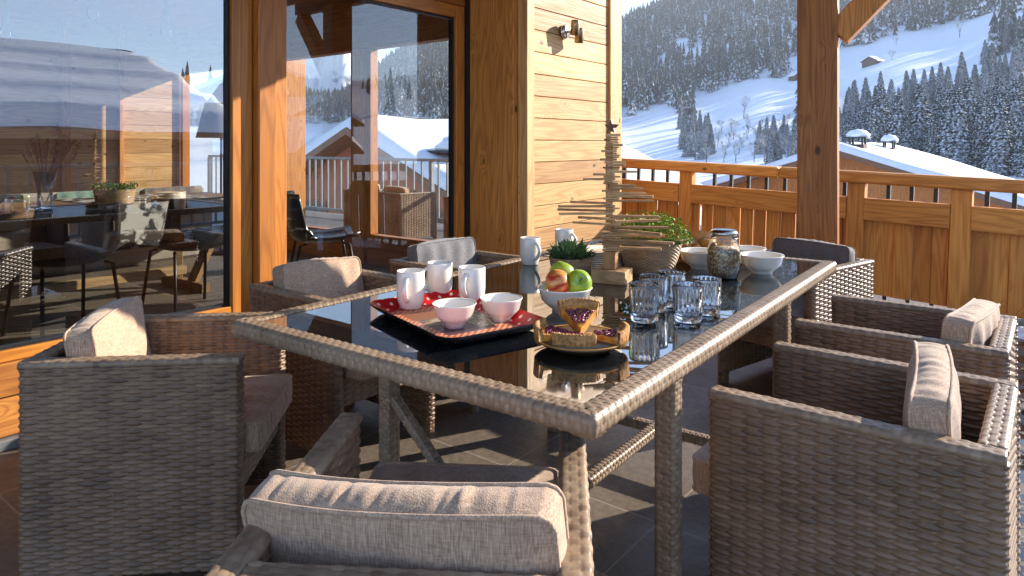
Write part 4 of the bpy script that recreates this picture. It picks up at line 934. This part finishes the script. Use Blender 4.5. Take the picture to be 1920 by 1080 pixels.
tart('berry tart slice at the front of the brown plate, crust wall to the front', -.010, .012, R(-97), (0, R(0)), 1.1, .014, 3)
tart('berry tart slice lying at the right of the brown plate, tip to the left', .012, -.006, R(-14), (0, R(-3)), 1.1, .0125, 4)
# cut glasses
def glass(label, px, py):
    x, y = on(px, py, TT); t = thing('drinking_glass', label, 'glass', (x, y, TT+.0005), random.uniform(0, 1), 'cut tumblers on the table'); r = .039; H = .098
    def md(a, z, i): return 1+(.055*abs(math.cos(a*10)) if .03 < z < .091 and i < 12 else 0)+(.045*abs(math.sin(a*8+i*1.3)) if (.003 < z < .04 and i < 12) else 0)
    prof = [(0, 0), (r*.80, 0), (r*.88, .004), (r*.9, .013), (r*.92, .02), (r*.925, .027), (r*.935, .034), (r*.94, .045), (r*.955, .06), (r*.97, .075), (r*.985, .088), (r, .0915), (r, H-.001), (r-.0009, H), (r-.0018, H-.001), (r-.0022, .09), (r*.90-.002, .03), (r*.80, .018), (r*.5, .013), (0, .012)]
    MB().lathe(prof, 104, mod=md).build('bowl', M['crystal'], t, True)
glass('fluted tumbler at the front left of the group of five', 1208, 602); glass('fluted tumbler at the front right of the group of five', 1290, 602)
glass('fluted tumbler half hidden directly behind the front left one', 1226, 582); glass('fluted tumbler at the back of the group of five', 1259, 573); glass('fluted tumbler at the far right of the group, nearest the jar', 1325, 588)
# jar of granola
x, y = on(1357, 521, TT); jr = thing('granola_jar', 'clip top glass jar half filled with granola', 'jar', (x, y, TT), YAW)
bod = [(.040, 0), (.046, .004), (.053, .03), (.056, .065), (.055, .095), (.050, .118), (.043, .132), (.041, .138), (.044, .142), (.044, .148)]
MB().lathe(bod, 56, mod=lambda a, z, i: 1+.02*math.cos(4*a)*(.1 < z*10 < 1.1)).build('body', M['jar_glass'], jr, True)
MB().lathe([(.0, .150), (.045, .150), (.047, .154), (.047, .160), (.040, .168), (.02, .170), (0, .170)], 48).build('lid', M['chrome'], jr, True)
mb = MB(); mb.tube([(.047*math.cos(a), .047*math.sin(a), .140) for a in np.linspace(0, 2*PI, 33)[:-1]], .0016, 6, closed=True); mb.tube([(-.02, -.047, .142), (-.022, -.054, .132), (-.0, -.056, .128), (.022, -.054, .132), (.02, -.047, .142)], .0015, 6); mb.tube([(-.045, -.012, .14), (-.048, -.016, .158)], .0014, 6); mb.tube([(.045, -.012, .14), (.048, -.016, .158)], .0014, 6); mb.build('wire_clip', M['chrome'], jr, True)
t = NT('granola'); o = t.obj(); vv = t.n('TexVoronoi', i_Vector=o, i_Scale=150); n = t.noise(o, 90, 3)
t.col(t.mix(t.ramp(vv.outputs['Distance'], [(.35, 0.0), (.8, .6)]), t.ramp(t.n('SeparateColor', i_0=vv.outputs['Color']).outputs[0], [(.1, (.22, .10, .04)), (.4, (.50, .30, .14)), (.9, (.80, .64, .42))]), (.06, .03, .015))); t.rough(.7); t.bump(vv.outputs['Distance'], -1, .004); M['granola'] = t.m
g_ = MB().lathe([(0, .004), (.041, .005), (.0505, .03), (.0535, .065), (.052, .092), (.044, .102), (.02, .110), (0, .108)], 60, mod=lambda a, z, i: 1+.012*math.sin(a*17+z*300)).build('granola', M['granola'], jr, True)
# stick tree
x, y = on(1147, 528, TT); wt = thing('stick_tree', 'tall table tree of stacked wooden sticks topped by a wooden star', 'decoration', (x, y, TT), YAW)
MB().box((0, 0, .022), (.118, .10, .044), Matrix.Rotation(R(-24), 3, 'Z'), .002).build('base', M['craft'], wt)
MB().box((-.004, 0, .073), (.042, .042, .058), Matrix.Rotation(R(-24), 3, 'Z'), .002).build('foot_block', M['craft_z'], wt)
MB().tube([(0, 0, .10), (0, 0, .47)], .004, 8).build('rod', M['oldwood_z'], wt)
q = random.Random(5); z = .104; k = 0; U = .000689
EV = [(675, 385, 660, -24), (652, 390, 700, -17), (640, 380, 692, -20), (616, 380, 690, -16), (592, 420, 640, -34), (580, 430, 700, 5), (570, 250, 430, 150), (558, 440, 690, 8), (546, 262, 440, 146), (528, 420, 668, -4), (518, 160, 430, 176), (498, 165, 440, 170), (480, 160, 440, 186), (470, 235, 430, 160), (456, 400, 616, 2), (430, 400, 624, -9), (421, 224, 430, 178), (408, 400, 582, 4), (392, 410, 586, -3), (378, 410, 545, 8), (345, 290, 440, 186), (325, 330, 440, 174), (312, 400, 536, -5), (280, 400, 502, 6), (262, 390, 480, -8), (245, 360, 450, 178), (205, 370, 450, 183), (180, 395, 470, 3), (130, 395, 468, -4)]
while z < .498 and k < 92:
    yc = 690-(z-.104)/U; e = [v for v in EV if abs(v[0]-yc) < 6]; th = q.uniform(.0082, .0105) if e else q.uniform(.0052, .0072); f = (z-.104)/.4
    if e:
        _, xl, xr, an = e[0]; EV.remove(e[0]); xl += q.uniform(-12, 12)*(an > 90); xr += q.uniform(-22, 12)*(an < 90); a = R(an+q.uniform(-9, 9)); c0 = ((xl+xr)/2-425)*U; l = (xr-xl)*U/abs(math.cos(a)); off = c0/math.cos(a)
    else:
        a = R(q.uniform(-32, 32)); l = (.062-.018*f)*q.uniform(.85, 1.2); off = q.uniform(-.004, .004)
    ca, sa = math.cos(a), math.sin(a)
    mb = MB(); mb.box((ca*off, sa*off, z+th/2), (l, q.uniform(.012, .018), th*.86), Matrix.Rotation(a, 3, 'Z'), .0008); mb.build('stick', M['craft'], wt); z += th; k += 1
mb = MB(); P = [((.026 if i % 2 == 0 else .012)*math.sin(i*PI/5), (.026 if i % 2 == 0 else .012)*math.cos(i*PI/5)) for i in range(10)]
mb.prism(P, -.008, .008, Matrix.Rotation(R(-40), 4, 'Z') @ Matrix.Translation((0, 0, z+.022)) @ Matrix.Rotation(PI/2, 4, 'X')); mb.build('star', M['oldwood_z'], wt)
# leaves
def mk_leaf(name, a, b):
    t = NT(name); g = t.n('NewGeometry').outputs['Random Per Island']; t.col(t.ramp(g, [(0.0, a), (1.0, b)])); t.rough(.45); t.b.inputs['Transmission Weight'].default_value = 0
    return t.m
M['succ'] = mk_leaf('succulent leaves', (.05, .12, .04), (.24, .34, .13)); M['box_leaf'] = mk_leaf('boxwood leaves', (.05, .16, .015), (.40, .52, .04)); M['fern'] = mk_leaf('fern leaves', (.03, .09, .015), (.14, .26, .03))
def leafq(mb, p, d, up, L, w_, fold=.25, droop=.2):
    d = Vector(d).normalized(); s_ = d.cross(Vector(up)); 
    if s_.length < .01: s_ = Vector((1, 0, 0))
    s_.normalize(); n = s_.cross(d); p = Vector(p); V = [p]
    for u, ww in ((.35, 1), (.7, .8), (1.0, .0)):
        c = p+d*L*u-n*0+Vector((0, 0, -droop*L*u*u)); 
        if ww == 0: V.append(c)
        else: V += [c-s_*w_*ww/2+n*fold*w_*ww, c, c+s_*w_*ww/2+n*fold*w_*ww]
    mb.add(V, [(0, 2, 1), (0, 3, 2), (1, 2, 5, 4), (2, 3, 6, 5), (4, 5, 7), (5, 6, 7)])
def basket(t, r0, r1, H, name='basket', n=40, mk='basket'):
    V = []; F = []; rows_ = int(H/.0055)*4; N = n*6
    for i in range(rows_+1):
        z = H*i/rows_; rr = r0+(r1-r0)*(z/H)
        row = i//4; v = (i % 4)/4; rp = math.sqrt(max(0, 1-(2*v-1)**2))
        for k in range(N): V.append(((rr+.0022*(math.cos(PI*k/6+PI*(row % 2))*.6+rp))*math.cos(2*PI*k/N), (rr+.0022*(math.cos(PI*k/6+PI*(row % 2))*.6+rp))*math.sin(2*PI*k/N), z))
    V = np.array(V); i, k = np.meshgrid(np.arange(rows_), np.arange(N), indexing='ij'); F = np.stack([i*N+k, i*N+(k+1) % N, (i+1)*N+(k+1) % N, (i+1)*N+k], -1).reshape(-1, 4)
    a = np.modf(np.abs(np.sin(np.floor(np.arange(len(V))/N/4)*5.1+np.floor((np.arange(len(V)) % N)/12)*7.7)*9999))[0]
    b = mesh_obj(name, V, F, M[mk], t, attr=a)
    MB().lathe([(0, H*.86), (r1-.006, H*.88)], 24).build('soil', M['bark'], t); return b
x, y = on(1070, 513, TT); sc_ = thing('potted_succulent', 'small bushy succulent in a low wicker pot behind the fruit bowl', 'potted plant', (x, y, TT)); basket(sc_, .064, .076, .062)
mb = MB(); q = random.Random(3)
for k in range(420):
    a = q.uniform(0, 2*PI); e = math.asin(q.uniform(0.02, 1)); rr = q.uniform(.25, 1); c = Vector((.074*rr*math.cos(a)*math.cos(e), .074*rr*math.sin(a)*math.cos(e), .052+.048*rr*math.sin(e)))
    d = Vector((math.cos(a)*math.cos(e)+q.uniform(-.4, .4), math.sin(a)*math.cos(e)+q.uniform(-.4, .4), math.sin(e)*1.0+.25)); leafq(mb, c, d, (0, 0, 1), q.uniform(.030, .046), .0105, .3, .12)
mb.build('leaves', M['succ'], sc_)
x, y = on(1218, 508, TT); pb = thing('basket_planter', 'large wicker basket planted with bright green boxwood and fern', 'potted plant', (x, y, TT)); basket(pb, .085, .115, .105, n=52)
mb = MB()
for k in range(1500):
    a = q.uniform(0, 2*PI); rr = math.sqrt(q.uniform(0, 1)); h_ = .098+.098*(1-rr**5)*q.uniform(.35, 1)+.018*q.random(); r_ = .14*rr*(1+.12*math.sin(3*a)); c = Vector((r_*math.cos(a), r_*math.sin(a), h_))
    leafq(mb, c, (q.uniform(-1, 1), q.uniform(-1, 1), q.uniform(-.1, 1)), (0, 0, 1), q.uniform(.010, .018), .010, .2, .1)
mb.build('leaves', M['box_leaf'], pb)
mb = MB()
for f_ in range(22):
    a = q.uniform(0, 2*PI); d = Vector((math.cos(a), math.sin(a), .0)); L = q.uniform(.12, .19); up = q.uniform(.25, .7); s_ = Vector((-d.y, d.x, 0))
    for k in range(26):
        u = k/26; p = d*(.03+L*u)+Vector((0, 0, .105+L*up*u-.9*L*u*u*up)); ll = .026*math.sin(min(1, u*1.1+.1)*PI)**.7
        for sg in (-1, 1): leafq(mb, p, s_*sg+d*.35, (0, 0, 1), ll, .0045, .1, .2)
mb.build('fern_fronds', M['fern'], pb)
# second small basket, plates, pastries
x, y = on(1172, 500, TT); b2 = thing('small_basket', 'small round wicker basket behind the stick tree', 'basket', (x, y, TT)); basket(b2, .05, .06, .058)
x, y = on(1120, 503, TT); pg = (x, y)
for k in range(9):
    pt = thing('stacked_plate', 'white plate in the stack behind the stick tree', 'plate', (pg[0]+random.uniform(-.002, .002), pg[1], TT+.0075*k), 0, 'white plates stacked behind the stick tree')
    MB().lathe([(0, .002), (.05, .002), (.053, 0), (.058, .002), (.085, .009), (.097, .0105), (.098, .0125), (.084, .012), (.056, .006), (0, .0055)], 48).build('dish', M['ceramic'], pt, True)
    pt['label'] = ('topmost' if k == 8 else 'lowest' if k == 0 else ORD[8-k]+' from the top')+' white plate of the stack behind the stick tree'
t = NT('golden pastry'); o = t.obj(); n = t.noise(o, 40, 5); t.col(t.ramp(n, [(.3, (.30, .09, .02)), (.55, (.58, .26, .07)), (.8, (.80, .55, .28))])); t.rough(.5); t.bump(n, .4, .004); M['pastry'] = t.m
x, y = on(1312, 488, TT); bx, by = x, y
bk = thing('bread_basket', 'low wicker basket holding pastries behind the bowls', 'basket', (x, y, TT), YAW); basket(bk, .10, .125, .05, n=46)
for k in range(8):
    c = thing('pastry', ORD[k]+' croissant from the left in the low basket' if k < 4 else ORD[k-4]+' toast slice from the left leaning in the low basket', 'pastry', (0, 0, 0), 0, 'croissants in the basket' if k < 4 else 'toast slices in the basket')
    if k < 4:
        px_, py_ = (-.07+.035*k), q.uniform(-.05, .03); mb = MB(); pts = []; rad = []
        for i in range(13): u = i/12; a = PI*(.1+.8*u); pts.append((.045*math.cos(a), .022*math.sin(a), 0)); rad.append(.005+.015*math.sin(u*PI)*(1+.14*(i % 2)))
        mb.tube(pts, rad, 10); mb.build('body', M['pastry'], c, True); lx, ly, lz = px_, py_, .055+.012*(k % 2)
    else:
        P = rpoly(.075, .075, .018, 4); MB().prism(P, -.006, .006).build('crumb', M['pastry'], c); c.rotation_euler = (R(75), R(8), YAW+R(-25)); lx, ly, lz = .02+.022*(k-4), 0, .078-.004*(k-4)
    c.location = (bx+lx*math.cos(YAW)-ly*math.sin(YAW), by+lx*math.sin(YAW)+ly*math.cos(YAW), TT+lz)
    if k < 4: c.rotation_euler = (R(10), 0, YAW+k*.7)
# ------------------------------------------------------------------ inside the room
dt = thing('dining_table', 'long indoor dining table with a speckled hide cover, seen through the left window', 'table', (-5.75, 1.75, 0))
t = NT('speckled hide'); o = t.obj(); t.col(t.ramp(t.noise(t.map(o, (1, 1, 1)), 9, 4, .8), [(.47, (.02, .02, .02)), (.53, (.5, .48, .45))])); t.rough(.6); M['hide'] = t.m
MB().bb(-.5, .5, -1.55, 1.55, .72, .76, .006).build('tabletop', M['table_wood'], dt); mb = MB(); mb.bb(-.505, .505, .3, 1.2, .762, .768); mb.bb(-.512, -.506, .3, 1.2, .45, .768); mb.bb(.506, .512, .3, 1.2, .45, .768); mb.build('hide_cover', M['hide'], dt)
for sy in (-1, 1):
    for sx_ in (-1, 1): MB().bar((sx_*.12, sy*1.1, .04), (sx_*.4, sy*1.25, .72), .07, .07).build('leg', M['table_wood'], dt)
    MB().bb(-.35, .35, sy*1.1-.035, sy*1.1+.035, 0, .075, .004).build('foot', M['table_wood'], dt)
MB().bb(-.035, .035, -1.1, 1.1, .12, .19, .004).build('stretcher', M['table_wood'], dt)
t = NT('quilted black shell'); o = t.obj(); vo = t.n('TexVoronoi', i_Vector=t.map(o, (20, 20, 12)), i_Scale=1, i_Randomness=.0).outputs['Distance']; t.col((.012, .018, .024)); t.rough(.25); t.bump(vo, -1.0, .03); M['shell'] = t.m
dc = thing('dining_chair', 'black quilted shell chair at the right end of the indoor table, nearest the window post', 'chair', (-4.95, 2.5, 0), PI, 'black chairs at the indoor dining table'); dc.scale = (1.08, 1.08, 1.04)
V = []; nn = 14      # shell: seat and curved back, opening to +x
for i in range(nn):
    for j in range(nn):
        u, v = i/(nn-1), j/(nn-1)*2-1
        if u < .5: x_, z_ = .24-.9*u, .46-.03*math.sin(u*2*PI)
        else: f = (u-.5)*2; x_, z_ = -.21-.07*f, .46+.34*f**.9
        w_ = .23+.02*math.sin(u*PI); b_ = abs(v)**2.5; V.append((x_+b_*.10*(u > .45), v*w_, z_+b_*.05*(u < .6)))
V2 = [(a-.012, b, c-.014) for a, b, c in V]; F = []
for i in range(nn-1):
    for j in range(nn-1): q_ = i*nn+j; F.append((q_, q_+nn, q_+nn+1, q_+1)); q_ += nn*nn; F.append((q_, q_+1, q_+nn+1, q_+nn))
bd = [i for i in range(nn)]+[i*nn+nn-1 for i in range(1, nn)]+[(nn-1)*nn+i for i in range(nn-2, -1, -1)]+[i*nn for i in range(nn-2, 0, -1)]
for a, b in zip(bd, bd[1:]+bd[:1]): F.append((a, b, b+nn*nn, a+nn*nn))
MB().add(V+V2, F).build('shell', M['shell'], dc, True)
for sx_ in (-1, 1):
    for sy in (-1, 1): MB().tube([(sx_*.12, sy*.17, .43), (sx_*.17, sy*.19, .42), (sx_*.24, sy*.22, 0)], .011, 7).build('leg', M['black_metal'], dc, True)
for k, (y_, s_) in enumerate(((1.68, 'second from the window post at the indoor table'), (.92, 'third from the window post at the indoor table'), (.2, 'farthest left at the indoor table'))):
    dup(dc, (-4.95-.05*k, y_, 0), PI+R(6-5*k), 'black quilted shell chair '+s_)
dup(dc, (-4.55, 3.35, 0), R(60), 'black quilted shell chair standing just right of the window post')
bn = thing('dining_bench', 'upholstered bench behind the indoor table with loose cushions', 'bench', (-7.0, 2.2, 0))
MB().bb(-.25, .25, -1.5, 1.6, .30, .46, .04).build('seat', M['felt'], bn); MB().bb(-.33, -.22, -1.5, 1.6, .0, .76, .03).build('backrest', M['felt'], bn)
for (y_, f_, l_) in ((-.4, 'felt', 'beige cushion leaning on the indoor bench'), (.35, 'green_cloth', 'green scale patterned cushion on the indoor bench'), (1.1, 'linen_dark', 'dark cushion at the right end of the indoor bench')):
    t_ = thing('bench_cushion', l_, 'cushion', (-6.98, 2.2+y_, .62)); cushion('cover', .50, .12, .30, Matrix.Rotation(R(-90), 4, 'Z') @ Matrix.Rotation(R(12), 4, 'X'), M[f_], t_, piping=False)
lp = thing('floor_lamp', 'floor lamp with a grey conical shade by the far window', 'lamp', (-7.25, 4.0, 0))
MB().lathe([(0, 0), (.16, 0), (.16, .02), (.02, .03), (.012, .05), (.012, 1.35), (0, 1.35)], 24).build('stand', M['black_metal'], lp, True); mb = MB(); mb.lathe([(.26, 1.28), (.17, 1.66), (.168, 1.66), (.257, 1.28)], 32, caps=False); t = NT('linen shade'); t.col((.30, .28, .25)); M['shade'] = t.m; mb.build('lamp_shade', t.m, lp, True)
for (px_, d_, zb, l_) in ((10, 6.2, 2.18, 'leftmost bulb hanging from the indoor ceiling'), (175, 6.0, 2.33, 'middle bulb hanging from the indoor ceiling'), (312, 6.4, 2.23, 'rightmost bulb hanging from the indoor ceiling')):
    x_, y_ = at(px_, d_); t_ = thing('pendant_bulb', l_, 'pendant lamp', (x_, y_, zb), 0, 'bulbs hanging over the indoor table')
    MB().tube([(0, 0, .24), (0, 0, 2.72-zb)], .004, 6).build('cord', M['black_metal'], t_); MB().lathe([(0, .12), (.03, .12), (.03, .24), (0, .245)], 16).build('socket', M['grey_metal'], t_, True); MB().lathe([(0, -.06), (.03, -.05), (.058, 0), (.05, .05), (.028, .10), (.026, .12)], 24).build('globe', M['jar_glass'], t_, True)
vs = thing('flower_vase', 'glass vase with dried red flowers on the indoor table', 'vase', (-5.6, 1.78, .762)); MB().lathe([(0, 0), (.05, 0), (.045, .1), (.075, .25), (.073, .25), (.04, .1), (0, .01)], 24).build('vase', M['jar_glass'], vs, True)
M['redflower'] = mk_leaf('dried red flowers', (.20, .01, .01), (.50, .12, .08)); mb = MB(); q = random.Random(8)
for k in range(46):
    a = q.uniform(0, 2*PI); e = q.uniform(.1, .8); d = Vector((math.cos(a)*e, math.sin(a)*e, 1)).normalized(); L = q.uniform(.28, .42); p = Vector((0, 0, .12)); tip = p+d*L; mb.tube([p, tip], .0015, 4)
    for j in range(16): leafq(mb, tip-d*.09*q.random(), (q.uniform(-1, 1), q.uniform(-1, 1), q.uniform(-.2, 1)), (0, 0, 1), .022, .012)
mb.build('flowers', M['redflower'], vs)
mug('cream mug at the left on the indoor table', -5.35, .95, .762, 0, 1.0, 'mugs on the indoor table'); mug('cream mug on the indoor table beside the fruit', -5.35, 1.2, .762, 1, 1.0, 'mugs on the indoor table')
for k in range(5):
    pt = thing('stacked_plate', ('lowest', 'second from the bottom', 'middle', 'second from the top', 'topmost')[k]+' plate of the stack on the indoor hide cover', 'plate', (-5.5, 2.6, .769+.011*k), 0, 'plates stacked on the indoor table'); MB().lathe([(0, .002), (.07, .002), (.125, .014), (.124, .016), (.07, .006), (0, .006)], 32).build('dish', M['ceramic'], pt, True)
ib = thing('moss_basket', 'low basket of green moss on the indoor table', 'basket', (-5.5, 2.2, .762)); basket(ib, .12, .14, .11, n=40); mb = MB()
for k in range(350): a = q.uniform(0, 6.3); rr = .15*math.sqrt(q.random()); leafq(mb, (rr*math.cos(a), rr*math.sin(a), .10+.04*q.random()), (q.uniform(-1, 1), q.uniform(-1, 1), 1), (0, 0, 1), .03, .012)
mb.build('moss', M['fern'], ib)
# low rattan chairs out on the side terrace
for k, (x_, y_, rz) in enumerate(((-6.55, 6.15, R(80)), (-7.5, 6.3, R(120)), (-5.35, 6.1, R(95)))):
    c = dup(L1, (x_, y_, -.03), rz, ('rattan armchair on the side terrace, left of the far window mullion', 'rattan armchair deepest on the side terrace', 'sunlit rattan armchair back on the side terrace, right of the far window mullion')[k], 'rattan armchairs on the side terrace')
